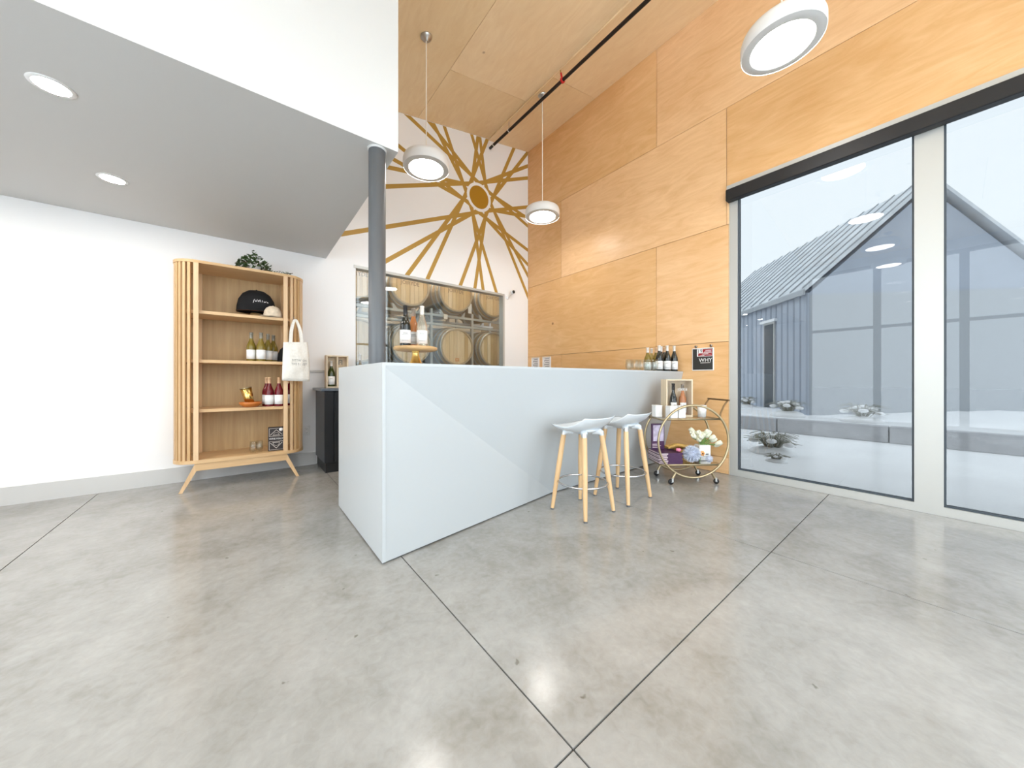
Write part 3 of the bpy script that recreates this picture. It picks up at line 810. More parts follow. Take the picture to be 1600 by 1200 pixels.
# wooden gift crate on the worktop, bottle inside
cr = thing('gift_crate', 'pale wooden two bay gift crate on the slate worktop behind the bar', 'crate', (.862, 4.44, .9055))
b = MB(); cw, ch, cd = .117, .375, .11
b.box(-cw, -cw+.014, -cd/2, cd/2, 0, ch, M['crate']); b.box(cw-.014, cw, -cd/2, cd/2, 0, ch, M['crate'])
b.box(-cw+.014, cw-.014, -cd/2, cd/2, 0, .014, M['crate']); b.box(-cw+.014, cw-.014, -cd/2, cd/2, ch-.014, ch, M['crate']); b.build('case', cr)
MB().box(-cw+.014, cw-.014, cd/2-.008, cd/2, .014, ch-.014, M['crate']).build('back_board', cr)
MB().box(-.006, .006, -cd/2, cd/2-.008, .014, ch-.014, M['crate']).build('divider', cr)
b = MB(); 
for sx in (-1, 1):
    b.box(.052+sx*.016-.004, .052+sx*.016+.004, cd/2-.0092, cd/2-.008, .27, .325, M['ink'])
b.box(.040, .064, cd/2-.0092, cd/2-.008, .315, .325, M['ink']); b.box(.044, .060, cd/2-.0092, cd/2-.008, .295, .302, M['ink']); b.build('stamp', cr)
make_bottle('green wine bottle with a white label inside the wooden gift crate behind the bar', (.862-.056, 4.44, .9197), face(.81, 4.4), M['btl_green'], M['foil'], H=.298, R=.040)

# ------------------------------------------------------------------ display shelf
SX0, SX1, SY0, SY1 = -.50, .505, 4.13, 4.585
sh = thing('display_shelf', 'light oak display shelf with rounded slatted ends against the back wall', 'shelf', (0, SY0, 0))
D = SY1-SY0; RC = .175
def outline(ins=0.0, n=8):                # rounded front corners, square back
    pts = [(SX0+ins, D-ins)]
    for i in range(n+1):
        a = pi+pi/2*i/n; pts.append((SX0+RC+(RC-ins)*cos(a), RC+(RC-ins)*sin(a)))
    for i in range(n+1):
        a = 1.5*pi+pi/2*i/n; pts.append((SX1-RC+(RC-ins)*cos(a), RC+(RC-ins)*sin(a)))
    pts.append((SX1-ins, D-ins)); return pts
MB().prism(outline(), 'z', 2.045, 2.070, M['shelfwood']).build('top_board', sh)
MB().prism(outline(), 'z', .246, .278, M['shelfwood']).build('bottom_board', sh)
for z in (1.612, 1.167, .716):
    MB().prism(outline(.035), 'z', z-.014, z+.014, M['shelfwood']).build('shelf_board', sh)
MB().box(SX0+.04, SX1-.04, D-.02, D, .278, 2.045, M['shelfback']).build('back_panel', sh)
for x in (.317, -.352):
    MB().box(x, x+.035, .001, .030, .278, 2.045, M['slat']).build('stile', sh)
    MB().box(x+.004, x+.030, D-.05, D-.02, .278, 2.045, M['slat']).build('back_stile', sh)
def slat(x, y, rz):
    return MB().box(-.010, .010, -.008, .008, .278, 2.045, M['slat']).build('slat', sh, (x, y, 0), (0, 0, rz))
for q in range(7):
    a = radians(-70+q*12.6)
    slat(SX1-RC+(RC-.012)*cos(a), RC+(RC-.012)*sin(a), a+pi/2)
    slat(SX0+RC-(RC-.012)*cos(a), RC+(RC-.012)*sin(a), -a+pi/2)
for q in range(6):
    y = RC+.03+q*.045
    slat(SX1-.012, y, pi/2); slat(SX0+.012, y, pi/2)
MB().box(SX0+.16, SX1-.16, .012, .034, .180, .246, M['shelfwood']).build('apron', sh); MB().box(SX0+.16, SX1-.16, D-.06, D-.04, .180, .246, M['shelfwood']).build('apron', sh)
for sx, x in ((1, SX1-.18), (-1, SX0+.18)):
    for y, dy in ((.03, -.015), (D-.06, .01)):
        x2 = x+sx*.115
        vs = [(x-.022, y-.013, .246), (x+.022, y-.013, .246), (x+.022, y+.013, .246), (x-.022, y+.013, .246),
              (x2-.013, y+dy-.010, 0), (x2+.013, y+dy-.010, 0), (x2+.013, y+dy+.010, 0), (x2-.013, y+dy+.010, 0)]
        MB().add(vs, [(0, 1, 2, 3), (7, 6, 5, 4), (0, 4, 5, 1), (1, 5, 6, 2), (2, 6, 7, 3), (3, 7, 4, 0)], M['slat']).build('leg', sh)

# things on the shelf
z1_, z2_, z3_, z4_, ztop = 1.6262, 1.1812, .7302, .2782, 2.0702
pl = thing('trailing_plant', 'dark green trailing plant on top of the oak shelf', 'plant', (.085, 4.32, ztop))
MB().lathe([(0, 0), (.05, 0), (.065, .08), (.06, .08), (.048, .01), (0, .01)], M['label'], 18).build('pot', pl)
b = MB(); st = MB()
for q in range(300):
    a = random.uniform(0, 2*pi); rr = random.random()**.55*.15; zz = .04+.20*random.random()*(1-rr/.20)
    if q > 255:
        t_ = (q-255)/45; a = -.75; cx_, cy_, zz = .12+.19*t_, -.10-.05*t_, .012+.02*random.random(); 
        c_ = Vector((cx_+random.uniform(-.012, .012), cy_+random.uniform(-.01, .01), zz))
    else:
        c_ = Vector((rr*cos(a), rr*sin(a), zz))
    u = Vector((random.uniform(-1, 1), random.uniform(-1, 1), random.uniform(-.6, .6))).normalized(); v_ = u.orthogonal().normalized()
    l = random.uniform(.018, .032) if q <= 255 else .011
    b.add([c_-u*l, c_+v_*l*.5, c_+u*l, c_-v_*l*.5+Vector((0, 0, .003))], [(0, 1, 2), (0, 2, 3)], M['leaf'])
for q in range(8):
    a = q*.8; st.tube([(0, 0, .06), (.05*cos(a), .05*sin(a), .11), (.14*cos(a), .14*sin(a), .07)], .003, M['stem'], 5)
st.tube([(.05, -.03, .07), (.13, -.10, .02), (.22, -.12, .010), (.315, -.148, .028)], .0035, M['stem'], 5)
o = b.build('foliage', pl); o['kind'] = 'stuff'; st.build('stems', pl)

def make_cap(label, loc, rz, m, brim_m, R=(.10, .115, .12), text=None, brim_under=None):
    o = thing('baseball_cap', label, 'cap', loc, rz)
    a, b_, h = R
    prof = [(1, 0), (.985, .25), (.90, .55), (.70, .80), (.40, .95), (0, 1.0)]
    MB().lathe(prof, m, 22, mtx=Matrix.Diagonal((a, b_, h, 1))).build('crown', o)
    b = MB(); n = 14; vs = []
    for i in range(n+1):
        t = pi+pi*i/n
        vs.append((a*.98*cos(t), b_*.98*sin(t), .004)); vs.append((a*1.02*cos(t), b_*sin(t)*(1.0+.62*abs(sin(t))), -.002+.010*cos(t)**2))
    vs2 = [(x, y, z+.004) for x, y, z in vs]; k = len(vs)
    fs = []
    for i in range(n):
        q = 2*i; fs.append((q, q+1, q+3, q+2)); fs.append((k+q, k+q+2, k+q+3, k+q+1))
        fs.append((q+1, k+q+1, k+q+3, q+3)); fs.append((q, q+2, k+q+2, k+q))
    b.add(vs, [f for f in fs if max(f) < k], brim_under or brim_m); b.v += [tuple(p) for p in vs2]; mi = b._m(brim_m)
    for f in fs:
        if max(f) >= k: b.f.append(f); b.mi.append(mi); b.sm.append(False)
    b.build('brim', o)
    MB().ball((0, 0, h), (.007, .007, .005), m, 8, 5).build('button', o)
    if text:
        tb = MB()
        def proj(x, z):
            x = x+.040; zz = z+h*.50; s_ = 1-(x/a)**2-(zz/h)**2
            return (x, -b_*sqrt(max(.02, s_))*1.035-.002, zz)
        add_text(tb, text, .060, proj, M['label'], 1.0, .56); tb.build('cap_lettering', o)
    return o
make_cap('black baseball cap with white lettering on the top shelf', (.105, 4.40, z1_+.062), -.06, M['capblack'], M['capblack'], (.165, .105, .235), 'JOIRYDE', M['redbrown'])
b = MB(); b.lathe([(0, 0), (.07, 0), (.05, .058), (0, .058)], M['standwood'], 18); tag(b.build('cap_stand', loc=(.105, 4.42, z1_)), 'small brown display block under the black cap', 'stand')
make_cap('beige baseball cap lying in front of the black cap on the shelf', (.235, 4.225, z1_+.004), -1.0, M['capbeige'], M['capbeige'], (.083, .080, .115))
g_ = 'white wine bottles on the oak shelf'
for x, y, lab in ((.060, 4.25, 'leftmost olive wine bottle on the oak shelf, at the picture edge'), (.137, 4.21, 'front olive wine bottle with the whole white label on the oak shelf'),
                  (.196, 4.285, 'olive wine bottle behind the front one on the oak shelf'), (.246, 4.36, 'rearmost olive wine bottle nearest the black cap on the oak shelf')):
    make_bottle(lab, (x, y, z2_), face(x, y), M['btl_olive'], M['btl_clear'], group=g_, H=.285, strip=False)
make_cap('black cap on the middle shelf half hidden by the tote bag', (.364, 4.35, z2_+.006), -.3, M['capblack'], M['capblack'], (.085, .10, .165))
g_ = 'dark rose bottles on the oak shelf'
for x, y, lab in ((.204, 4.205, 'front left dark rose bottle on the lower shelf'), (.283, 4.19, 'front right dark rose bottle on the lower shelf'),
                  (.186, 4.30, 'back left dark rose bottle on the lower shelf'), (.290, 4.30, 'back middle dark rose bottle on the lower shelf'), (.372, 4.29, 'back right dark rose bottle beside the shelf stile')):
    make_bottle(lab, (x, y, z3_), face(x, y), M['btl_red'], M['foil_peach'], group=g_, H=.292, strip=False)
bw = thing('wooden_dish', 'shallow amber dish on the lower shelf left of the rose bottles', 'dish', (.055, 4.21, z3_))
MB().lathe([(0, 0), (.05, 0), (.088, .030), (.092, .052), (.086, .052), (.045, .010), (0, .010)], M['terracotta'], 24).build('bowl', bw)
gv = thing('gold_vase', 'tilted gold tapered cup leaning in the amber dish', 'vase', (.055, 4.21, z3_+.020), 0)
gm = MB().lathe([(0, 0), (.034, 0), (.046, .17), (.043, .17), (.032, .006), (0, .006)], M['goldmetal'], 20, mtx=Matrix.Rotation(radians(-13), 4, 'Y')).build('cup', gv)
MB().lathe([(.0435, .168), (.0485, .168), (.0485, .176), (.0435, .176)], M['brass'], 20, mtx=Matrix.Rotation(radians(-13), 4, 'Y')).build('lip', gv)
# boxed game
bk = thing('boxed_book', 'black boxed book with silver line print and a round white sticker', 'book', (.262, 4.22, z4_), face(.25, 4.2)*.8)
bw_, bh_ = .068, .238
MB().bbox(-bw_, bw_, -.022, .022, 0, bh_, M['navy'], .002).build('cover', bk)
b = MB(); yf = -.0228
def line(p, q, w_=.0022):
    d = Vector((q[0]-p[0], q[1]-p[1])); n = Vector((-d.y, d.x)).normalized()*w_
    b.add([(p[0]+n.x, yf, p[1]+n.y), (q[0]+n.x, yf, q[1]+n.y), (q[0]-n.x, yf, q[1]-n.y), (p[0]-n.x, yf, p[1]-n.y)], [(0, 1, 2, 3)], M['silverprint'])
for z0, z1 in ((.147, .226), (.012, .095)):
    for p, q in (((-.058, z0), (.058, z0)), ((-.058, z1), (.058, z1)), ((-.058, z0), (-.058, z1)), ((.058, z0), (.058, z1))): line(p, q, .0015)
for p, q in (((-.05, .16), (0, .212)), ((0, .212), (.05, .16)), ((-.05, .082), (0, .026)), ((0, .026), (.05, .082)), ((-.03, .158), (.03, .158)), ((-.032, .084), (.032, .084))): line(p, q)
for i in range(8):
    t0_, t1_ = pi+pi*i/8, pi+pi*(i+1)/8
    line((.026*cos(t0_), .078+.026*sin(t0_)), (.026*cos(t1_), .078+.026*sin(t1_)), .0016)
    line((.022*cos(t0_), .176-.02*sin(t0_)-.012), (.022*cos(t1_), .176-.02*sin(t1_)-.012), .0012)
b.build('line_print', bk)
b = MB(); add_text(b, 'WINE FOLLY', .0225, lambda x, z: (x, yf, z+.121), M['label'], 1.0, .92); b.build('title', bk)
b = MB(); b.lathe([(0, -.0236), (.017, -.0236), (.017, -.022)], M['label'], 18, (.040, 0, .212), axis='y'); b.build('sticker', bk)
tq = None
for i, (x, y) in enumerate(((.075, 4.20), (.125, 4.235))):
    lab = ('front', 'rear')[i]+' clear glass on the bottom shelf left of the black box'
    tq = make_tumbler(lab, (x, y, z4_), 'clear glasses on the bottom shelf', H=.115, R=.030) if i == 0 else copy_thing(tq, (x, y, z4_), label=lab)

# tote bag hanging on the shelf corner
bg_ = thing('tote_bag', 'cream canvas tote bag hanging on the slatted corner of the oak shelf', 'bag', (.418, 4.063, .985), .16)
b = MB(); nu, nv = 13, 14; vs = []; fs = []
for side in (0, 1):
    for j in range(nv):
        for i in range(nu):
            u = i/(nu-1)*2-1; v_ = j/(nv-1)
            wd = .122-.016*v_+.006*sin(3*v_)
            bul = (1-u*u)*(.010+.022*sin(pi*min(1, v_*1.05))**1)*(1 if side else 1)
            wr_ = .003*sin(9*u+5*v_)+.003*sin(13*v_-4*u)
            y = (-1 if side == 0 else 1)*(bul*.9+.001)+wr_*(1-u*u)
            x = u*wd+.010*sin(2.2*v_)-.012*v_
            vs.append((x, y, v_*.392+.008*u*(v_)-.006*(1-v_)*u))
    o_ = side*nu*nv
    for j in range(nv-1):
        for i in range(nu-1):
            fs.append((o_+j*nu+i, o_+j*nu+i+1, o_+(j+1)*nu+i+1, o_+(j+1)*nu+i))
o_ = nu*nv
for i in range(nu-1): fs.append((i, i+1, o_+i+1, o_+i))
for j in range(nv-1):
    fs.append((j*nu, (j+1)*nu, o_+(j+1)*nu, o_+j*nu)); fs.append((j*nu+nu-1, (j+1)*nu+nu-1, o_+(j+1)*nu+nu-1, o_+j*nu+nu-1))
b.add(vs, fs, M['canvas'], True); b.build('bag_body', bg_)
for sy in (-.012, .010):
    b = MB(); n = 14; vs = []; fs = []
    for i in range(n+1):
        t = i/n; a = pi*t
        x = -.050*cos(a)*(1-.0*t)-.0; z = .385+.245*sin(a)**.55; x = x*(1-.62*sin(a))
        nxv = .013
        for k, (dx, dy) in enumerate(((-nxv, 0), (nxv, 0), (nxv, .002), (-nxv, .002))):
            vs.append((x+dx*(.5+.5*abs(cos(a))), sy+dy+.03*sin(a), z))
    for i in range(n):
        for k in range(4):
            l = (k+1) % 4; fs.append((i*4+k, i*4+l, (i+1)*4+l, (i+1)*4+k))
    b.add(vs, fs, M['canvas']); b.build('handle', bg_)
b = MB()
for ln, z, sz in (("SITTIN' ON", .207, .031), ('THE STREET', .170, .031)):
    def fn(x, y_, z=z):
        v_ = (z+y_)/.392; u = (x+.022)/.115
        return (x+.022, -((1-u*u)*(.010+.022*sin(pi*min(1, v_*1.05)))*.9+.0055), z+y_)
    add_text(b, ln, sz, fn, M['ink'], 1.25, .70)
b.build('printed_lettering', bg_)
b = MB(); b.tube([(.400, 4.16, 1.625), (.400, 4.092, 1.618), (.400, 4.082, 1.635)], .004, M['brushed'], 6); tag(b.build('bag_hook'), 'small metal hook on the shelf slats holding the tote bag', 'hook')

# ------------------------------------------------------------------ stools
def make_stool(label, loc):
    o = thing('bar_stool', label, 'stool', loc, 0, 'bar stools at the white bar')
    # seat faces the bar (+y), raised back at -y
    n, m_ = 17, 15; top = []; bot = []; fs = []
    def zt_(u, v_):
        z = .640
        z += .082*max(0, (u+.1)/1.1)**2.2*(1-.10*v_*v_)
        z += .012*max(0, -u-.55)*1.2
        z += .016*abs(v_)**3 - .010*(1-v_*v_)*(1-u*u)
        return z
    for j in range(m_):
        for i in range(n):
            u = i/(n-1)*2-1; v_ = j/(m_-1)*2-1
            # squircle
            x = u*sqrt(1-.30*v_*v_)*.200; y = v_*sqrt(1-.34*u*u)*.205*(1+.05*max(0, u))
            z = zt_(u, v_); top.append((y, -x, z))
            th = .018*(1-max(abs(u), abs(v_))**4)+.009
            bot.append((y*.985, -x*.985, z-th))
    k = n*m_
    for j in range(m_-1):
        for i in range(n-1):
            a = j*n+i; fs.append((a, a+1, a+n+1, a+n)); fs.append((k+a, k+a+n, k+a+n+1, k+a+1))
    rim = [i for i in range(n)]+[j*n+n-1 for j in range(1, m_)]+[(m_-1)*n+i for i in range(n-2, -1, -1)]+[j*n for j in range(m_-2, 0, -1)]
    for q in range(len(rim)):
        a, b_ = rim[q], rim[(q+1) % len(rim)]; fs.append((a, k+a, k+b_, b_))
    MB().add(top+bot, fs, M['seat'], True).build('seat', o)
    b = MB(); b.lathe([(0, .585), (.055, .588), (.10, .608), (.13, .630), (0, .632)], M['seat'], 20)
    for sx in (-1, 1):
        for sy in (-1, 1):
            b.tube([(.05*sx, .05*sy, .605), (.088*sx, .088*sy, .606), (.100*sx, .100*sy, .592)], [.024, .026, .024], M['seat'], 10)
    b.build('seat_mount', o)
    for sx in (-1, 1):
        for sy in (-1, 1):
            lg = MB().tube([(.099*sx, .099*sy, .600), (.128*sx, .128*sy, .33), (.1625*sx, .1625*sy, .008)], [.0195, .0205, .0135], M['beech'], 14).build('leg', o)
            MB().tube([(.0975*sx, .0975*sy, .606), (.1005*sx, .1005*sy, .578)], .0212, M['brushed'], 14).build('ferrule', lg)
            MB().tube([(.1622*sx, .1622*sy, .011), (.1635*sx, .1635*sy, 0)], .0138, M['steelgrey'], 12).build('foot_pad', lg)
    MB().tube([(.186*cos(2*pi*i/40), .186*sin(2*pi*i/40), .222) for i in range(40)], .0075, M['chrome'], 8, closed=True).build('foot_ring', o)
    return o
s1 = make_stool('near pale grey bar stool with beech legs and chrome foot ring', (2.035, 1.71, 0))
copy_thing(s1, (2.54, 1.70, 0), label='far pale grey bar stool with beech legs, nearer the gold cart')

# ------------------------------------------------------------------ bar cart
CX, CYc, CR = 3.4625, 1.60, atan2(-.58, .815)
ct = thing('bar_cart', 'round antique brass bar cart with two shelves and black castors', 'cart', (CX, CYc, 0), CR)
def cw_(x, y, z=0):                        # cart-local point to world
    return (CX+x*.815+y*.58, CYc-x*.58+y*.815, z)
for y in (-.147, .147):
    MB().tube([(.345*cos(2*pi*i/56), y, .408+.345*sin(2*pi*i/56)) for i in range(56)], .0105, M['brass'], 10, closed=True).build('ring', ct)
def shelf(z, x0, x1, y0, y1, m, name):
    f = MB().tube([(x0, y0, z), (x1, y0, z), (x1, y1, z), (x0, y1, z)], .0085, M['brass'], 8, closed=True).build(name+'_frame', ct)
    MB().box(x0+.004, x1-.004, y0+.004, y1-.004, z+.003, z+.0085, m).build(name+'_panel', ct)
shelf(.618, -.315, .272, -.135, .150, M['acrylic'], 'top_shelf')
shelf(.180, -.300, .275, -.135, .150, M['mirror'], 'bottom_shelf')
for sx in (-1, 1):
    for y in (-.147, .147):
        lg = MB().tube([(.175*sx, y, .116), (.208*sx, y, .055)], .011, M['brass'], 10).build('leg', ct)
        b = MB(); b.lathe([(.006, -.009), (.024, -.009), (.026, 0), (.024, .009), (.006, .009)], M['black'], 18, (.222*sx, y, .0262), axis='y'); b.build('castor_wheel', lg)
        b = MB(); b.box(.213*sx-.006, .213*sx+.010, y-.013, y-.010, .024, .062, M['brushed']); b.box(.213*sx-.006, .213*sx+.010, y+.010, y+.013, .024, .062, M['brushed'])
        b.tube([(.222*sx, y-.014, .0262), (.222*sx, y+.014, .0262)], .004, M['chrome'], 8); b.build('castor_fork', lg)
b = MB()
for y in (-.135, .150):
    b.tube([(.262, y, .622), (.275, y, .68), (.305, y, .745), (.345, y, .80)], .0075, M['brass_dark'], 8)
b.tube([(.345, -.155, .80), (.345, .170, .80)], .0085, M['brass_dark'], 8); b.build('push_handle', ct)

ZT, ZL = .6268, .1888
def on_cart(name, label, cat, x, y, z, rz=0.0, group=None):
    return thing(name, label, cat, cw_(x, y, z), CR+rz, group)
# display case with two bottles
dc = on_cart('display_case', 'pale wooden display case with a clear lettered front on the gold cart', 'case', -.062, .045, ZT)
hw, hh, hd = .135, .375, .055; t = .012
b = MB(); b.box(-hw, -hw+t, -hd, hd, 0, hh, M['crate']); b.box(hw-t, hw, -hd, hd, 0, hh, M['crate'])
b.box(-hw+t, hw-t, -hd, hd, 0, t*1.6, M['crate']); b.box(-hw+t, hw-t, -hd, hd, hh-t, hh, M['crate']); b.build('case_frame', dc)
MB().box(-hw+t, hw-t, hd-.006, hd, t*1.6, hh-t, M['crate']).build('back_board', dc)
MB().box(-hw+t, hw-t, -hd+.002, -hd+.005, t*1.6, hh-t, M['acrylic']).build('clear_front', dc)
b = MB(); add_text(b, 'JOIRYDE', .038, lambda x, z: (x+.03, -hd+.0012, z+.272), M['label'], 1.1, .62); b.build('front_lettering', dc)
make_bottle('dark slender bottle inside the wooden display case on the cart', cw_(-.062-.035, .045, ZT+t*1.6), CR, M['btl_dark'], M['foil_dark'], H=.315, R=.033)
make_bottle('pink red bottle inside the wooden display case on the cart', cw_(-.062+.062, .045, ZT+t*1.6), CR, M['btl_rose'], M['btl_clear'], H=.31, R=.033)
def cube(label, x, y, s_, h_, name='white_box', wick=True):
    o = on_cart(name, label, 'candle', x, y, ZT, .12)
    MB().bbox(-s_, s_, -s_, s_, 0, h_, M['whitebox'], .004).build('box_body', o)
    MB().bbox(-s_-.001, s_+.001, -s_-.001, s_+.001, h_, h_+.012, M['whitebox'], .003).build('lid', o)
cube('small white box at the left end of the cart top', -.272, .03, .036, .105)
cube('white box in front of the display case on the cart', -.178, -.075, .040, .105)
cube('second white box touching the display case front on the cart', -.088, -.068, .036, .108)
o = on_cart('candle_cup', 'white round candle cup on the right of the cart top', 'candle', .185, .02, ZT)
MB().lathe([(0, 0), (.036, 0), (.042, .115), (.038, .115), (.034, .02), (0, .02)], M['whitebox'], 24).build('cup', o)
MB().lathe([(0, .09), (.0365, .09), (.0365, .095), (0, .095)], M['label'], 20).build('wax', o)

# magazines
g_ = 'purple magazines stacked on the cart'
zc_ = ZL; prev = None
for i in range(6):
    o = on_cart('magazine', '%s magazine of the purple stack on the lower cart shelf' % ('bottom', 'second lowest', 'third lowest', 'third highest', 'second highest', 'topmost')[i], 'magazine', -.205+random.uniform(-.005, .005), .005, zc_, random.uniform(-.04, .04), g_)
    tk = .017
    MB().box(-.112, .112, -.118, .128, .0025, tk-.0025, M['pagepink']).build('pages', o)
    b = MB(); b.box(-.114, .114, -.121, .130, 0, .0024, M['purple']); b.box(-.114, .114, -.121, .130, tk-.0024, tk-.0002, M['purple']); b.box(-.03, .114, -.1215, -.1185, .0024, tk-.0024, M['purple']); b.build('cover', o)
    zc_ += tk
o = on_cart('standing_magazine', 'purple magazine with a lilac cover photo standing upright on the stack', 'magazine', -.243, .075, zc_, .06)
MB().box(-.068, .068, -.006, .006, 0, .262, M['purple']).build('cover', o)
b = MB(); b.box(-.052, .060, -.0072, -.0061, .085, .245, M['lilac']); b.box(-.06, .0, -.0072, -.0061, .05, .056, M['pagepink']); b.box(-.06, .03, -.0072, -.0061, .034, .039, M['pagepink']); b.box(-.06, .02, -.0072, -.0061, .018, .023, M['pagepink']); b.build('cover_print', o)
o = on_cart('pink_flower', 'small pink flower tucked on the magazine stack', 'flower', -.10, -.06, zc_+.0)
b = MB()
for q in range(8):
    a = q*pi/4; b.ball((.014*cos(a), .014*sin(a), .018+.004*(q % 2)), (.012, .008, .014), M['petalpink'], 8, 5)
b.ball((0, 0, .016), (.012, .012, .016), M['petalpink'], 8, 6); b.build('petals', o)
o = on_cart('straw_bundle', 'golden straw bundle lying behind the flowers on the cart', 'decoration', .0, .03, ZL)
for q in range(4):
    b = MB(); y0 = -.03+q*.022
    b.tube([(-.155, y0+.04, .122), (-.06, y0+.04+.02*sin(q), .150-.006*q), (.04, y0+.03, .135-.008*q), (.13, y0, .085)], [.014, .018, .018, .012], M['straw'], 8); b.build('straw_roll', o)
b = MB(); b.box(-.058, .11, .0, .11, 0, .10, M['straw']); b.build('straw_bed', o)
# pompom flowers
def pompom(label, x, y, r, n, zlow=ZL):
    o = on_cart('pompom_flower', label, 'flower', x, y, zlow+r*1.065)
    b = MB()
    for q in range(n):
        zz = 1-2*(q+.5)/n; a = q*2.39996; s_ = sqrt(1-zz*zz); d = Vector((s_*cos(a), s_*sin(a), zz))
        u = d.orthogonal().normalized(); u = (Matrix.Rotation(random.uniform(0, 6), 3, d) @ u); rr = r*random.uniform(.86, 1.06)
        b.add([d*r*.35+u*r*.05, d*rr*.8+u*r*.065, d*rr, d*rr*.8-u*r*.065, d*r*.35-u*r*.05], [(0, 1, 2, 3, 4)], M['petalblue'])
    b.build('petals', o)['kind'] = 'stuff'
    MB().ball((0, 0, 0), r*.62, M['petalblue'], 14, 9).build('core', o)
pompom('large pale blue pompom flower at the front of the lower cart shelf', .004, -.108, .088, 420)
pompom('small pale blue pompom flower right of the large one on the cart', .178, -.108, .040, 200)
o = on_cart('peach_rose', 'peach rose with white outer petals in front of the white vase', 'flower', .128, -.072, ZL+.088)
b = MB()
for q in range(9):
    a = q*2*pi/9; b.ball((.030*cos(a), .006, .030*sin(a)), (.016, .010, .016), M['label'], 8, 6)
b.build('outer_petals', o)
b = MB()
for q in range(6):
    a = q*2*pi/6; b.ball((.013*cos(a), -.006, .013*sin(a)), (.013, .012, .014), M['petalpeach'], 8, 6)
b.ball((0, -.016, 0), (.009, .007, .009), M['redbrown'], 8, 6); b.build('inner_petals', o)
b = MB(); b.tube([(0, .01, -.01), (-.01, .02, -.086)], .004, M['greenstem'], 6); b.build('stem', o)
# vase with tulips
vs_ = on_cart('flower_vase', 'white square vase holding the cream tulips on the lower cart shelf', 'vase', .200, .035, ZL)
b = MB(); b.bbox(-.060, .060, -.045, .045, 0, .155, M['whitebox'], .006); b.build('vase_body', vs_)
b = MB(); b.box(-.006, .034, -.0465, -.0455, .058, .072, M['ink']); b.build('vase_mark', vs_)
tu = on_cart('tulip_bouquet', 'bouquet of cream white tulips in the white vase', 'flowers', .200, .035, ZL+.156)
random.seed(21)
heads = []
for q in range(20):
    for _ in range(80):
        hx = random.uniform(-.135, .165); hy = random.uniform(-.08, .06); hz = .022+.125*(1-((hx+.02)/.20)**2)*random.uniform(.25, 1)-.05*max(0, hx-.05)/.11
        if all((hx-a)**2+(hy-b_)**2+(hz-c_)**2 > .040**2 for a, b_, c_ in heads): break
    heads.append((hx, hy, hz))
for hx, hy, hz in heads:
    d = Vector((hx*1.2, hy*1.2-.02, .10)).normalized()
    rot = Vector((0, 0, 1)).rotation_difference(d).to_matrix().to_4x4()
    b = MB()
    for q in range(5):
        a = q*2*pi/5+hx*20
        mt = rot @ Matrix.Rotation(a, 4, 'Z') @ Matrix.Translation((.010, 0, .004)) @ Matrix.Rotation(.12, 4, 'Y')
        b.ball((hx, hy, hz), (.013, .021, .034), M['petalwhite'], 8, 6, mtx=mt)
    bl = b.build('blossom', tu)
    base = Vector((hx, hy, hz))-d*.022
    MB().tube([base, (hx*.55, hy*.55, hz*.45), (hx*.2, hy*.2, .0)], .0035, M['greenstem'], 6).build('stem', bl)
b = MB()
for q in range(9):
    a = q*.7+.3; b.add([(0, 0, 0), (.05*cos(a)-.012, .03*sin(a), .04), (.12*cos(a), .07*sin(a), .07), (.05*cos(a)+.012, .03*sin(a), .045)], [(0, 1, 2, 3)], M['greenstem'])
b.build('leaves', tu)

# ------------------------------------------------------------------ barrels in the cellar
def make_barrel(label, loc, group, printed=True, hr=.288):
    o = thing('wine_barrel', label, 'barrel', loc, 0, group)
    Lb = .90
    prof = []
    n = 12
    for i in range(n+1):
        t = i/n*2-1; prof.append((hr+.012+.052*(1-t*t), Lb/2*(t+1)))
    prof = [(hr-.012, .018), (hr-.012, 0)]+prof+[(0, Lb)]
    MB().lathe(prof, M['barrel'], 34, axis='y', smooth=False).build('staves', o)
    hd_ = MB(); nb = 8; y = .018; R_ = hr-.010
    for i in range(nb):
        x0 = -R_+2*R_*i/nb+.0016; x1 = -R_+2*R_*(i+1)/nb-.0016
        pts = []
        for k in range(7):
            x = x0+(x1-x0)*k/6; pts.append((x, -sqrt(max(0, R_*R_-x*x))))
        for k in range(6, -1, -1):
            x = x0+(x1-x0)*k/6; pts.append((x, sqrt(max(0, R_*R_-x*x))+.0001))
        MB().prism(pts, 'y', y+.002*(i % 2), y+.022, M['barrelhead']).build('head_plank', o)
    def rad(yy): t = yy/Lb*2-1; return hr+.012+.052*(1-t*t)
    for y0 in (.006, .10, .22, .62, .74, .845):
        MB().lathe([(rad(y0), y0), (rad(y0)+.004, y0), (rad(y0+.042)+.004, y0+.042), (rad(y0+.042), y0+.042)], M['hoop'], 34, axis='y').build('hoop', o)
    if printed:
        b = MB(); add_text(b, 'JOIRYDE', .085, lambda x, z: (x, .0155, z+.035), M['stem'], 1.0, .9); b.build('burnt_lettering', o)
    return o
bx = [1.22, 1.975, 2.745, 3.50]; by = 4.95
names = ['leftmost barrel of the upper row, cut by the column', 'second barrel of the upper row, above the wine bottles', 'third barrel of the upper row behind the glass', 'rightmost barrel of the upper row behind the glass']
nm2 = ['leftmost barrel of the lower row, behind the column', 'barrel of the lower row behind the cake stand', 'third barrel of the lower row, with reddish head', 'rightmost barrel of the lower row beside the window jamb']
proto = {}
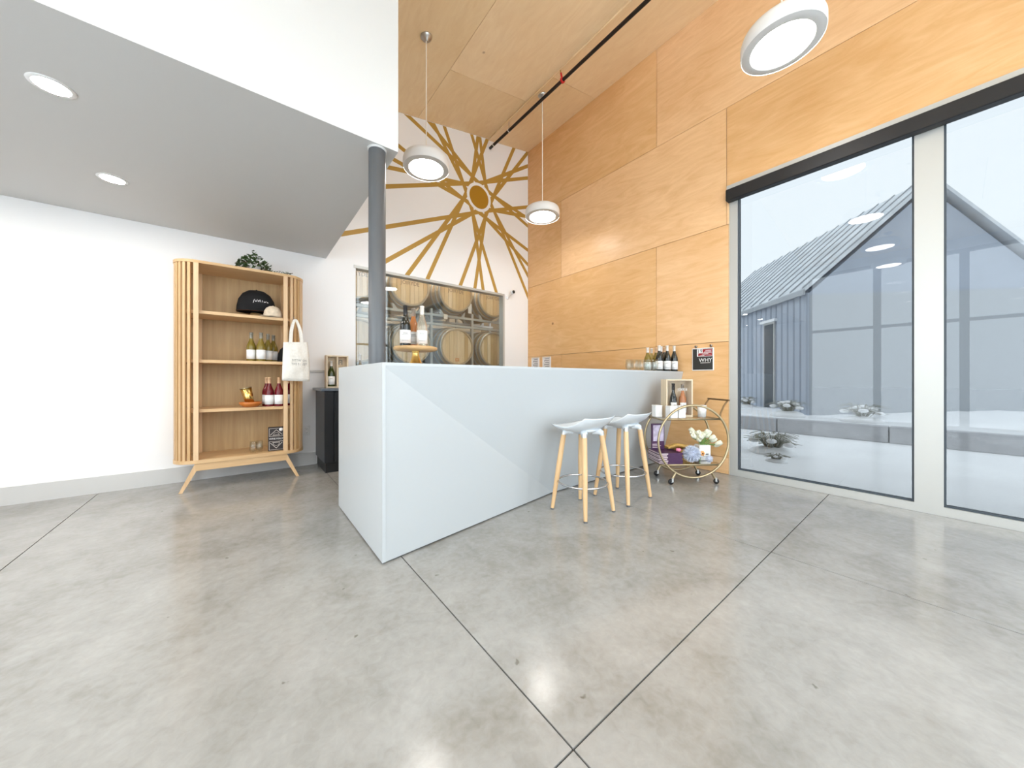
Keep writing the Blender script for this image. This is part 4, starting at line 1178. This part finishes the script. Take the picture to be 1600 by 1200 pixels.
for row, z in ((0, 2.415), (1, 1.535)):
    for i in range(4):
        lab = (names if row == 0 else nm2)[i]
        loc = (bx[i]+(.02 if row else 0), by+.02*(i % 2), z)
        if row not in proto: nb_ = proto[row] = make_barrel('oak wine barrel, '+lab, loc, 'oak barrels in the cellar', row == 0)
        else: nb_ = copy_thing(proto[row], loc, label='oak wine barrel, '+lab)
        if row and i == 2:
            b = MB(); b.box(-.035, .035, .0150, .0158, -.235, -.185, M['terracotta']); b.box(-.022, .022, .0145, .015, -.222, -.198, M['barrelhead']); b.build('burnt_mark', nb_)
rk = thing('barrel_rack', 'grey steel barrel rack holding the oak barrels behind the glass', 'rack', (0, by, 0))
def bar3(x0, x1, y0, y1, z0, z1, name): MB().box(x0, x1, y0, y1, z0, z1, M['rack']).build(name, rk)
for yy in (.13, .68):
    for x in (.85, 1.595, 2.365, 3.13, 3.88):
        bar3(x-.02, x+.02, yy, yy+.04, 0, 2.14, 'post')
    for z in (1.175, 1.90, 2.045):
        bar3(.80, 3.95, yy-.002, yy+.042, z-.018, z+.018, 'rail')
b = MB()
for x in bx:
    for zc in (2.415, 1.535):
        for yy in (.13, .68):
            for sx in (-1, 1):
                b.prism([(x+sx*.15, zc-.37), (x+sx*.22, zc-.37), (x+sx*.24, zc-.265), (x+sx*.20, zc-.29)], 'y', yy, yy+.04, M['rack'])
b.build('cradle', rk)
g_ = 'paper tags in the cellar'
for x, z, w_, h_, lab in ((3.06, 2.22, .075, .17, 'tall cream paper tag hung between the two right upper barrels'), (2.60, 2.03, .075, .075, 'small cream paper tag on the rack left of centre'), (3.03, 1.19, .09, .07, 'cream paper tag low between the lower barrels')):
    o = thing('paper_tag', lab, 'tag', (x, by+.10, z), .15, g_)
    MB().box(-w_/2, w_/2, 0, .003, -h_/2, h_/2, M['foil']).build('tag_sheet', o)
    MB().tube([(0, .0015, h_/2-.01), (0, .012, h_/2+.03)], .002, M['stem'], 5).build('tag_string', o)
# cellar ceiling light
cl = thing('cellar_light', 'white strip light on the cellar ceiling above the barrels', 'lamp', (2.3, 5.35, 3.49))
MB().box(-1.4, 1.4, -.10, .10, .03, .08, M['lampwhite']).build('housing', cl)
m_, nt_, b_ = newmat('strip_diffuser'); b_.inputs['Emission Color'].default_value = (1, .95, .88, 1); b_.inputs['Emission Strength'].default_value = 14.0
MB().box(-1.38, 1.38, -.09, .09, .0, .03, m_).build('diffuser', cl)
# front-of-barrels strip light, just inside the window head
cl2 = copy_thing(cl, (2.3, 4.87, 3.49), label='white strip light on the cellar ceiling close to the window head')
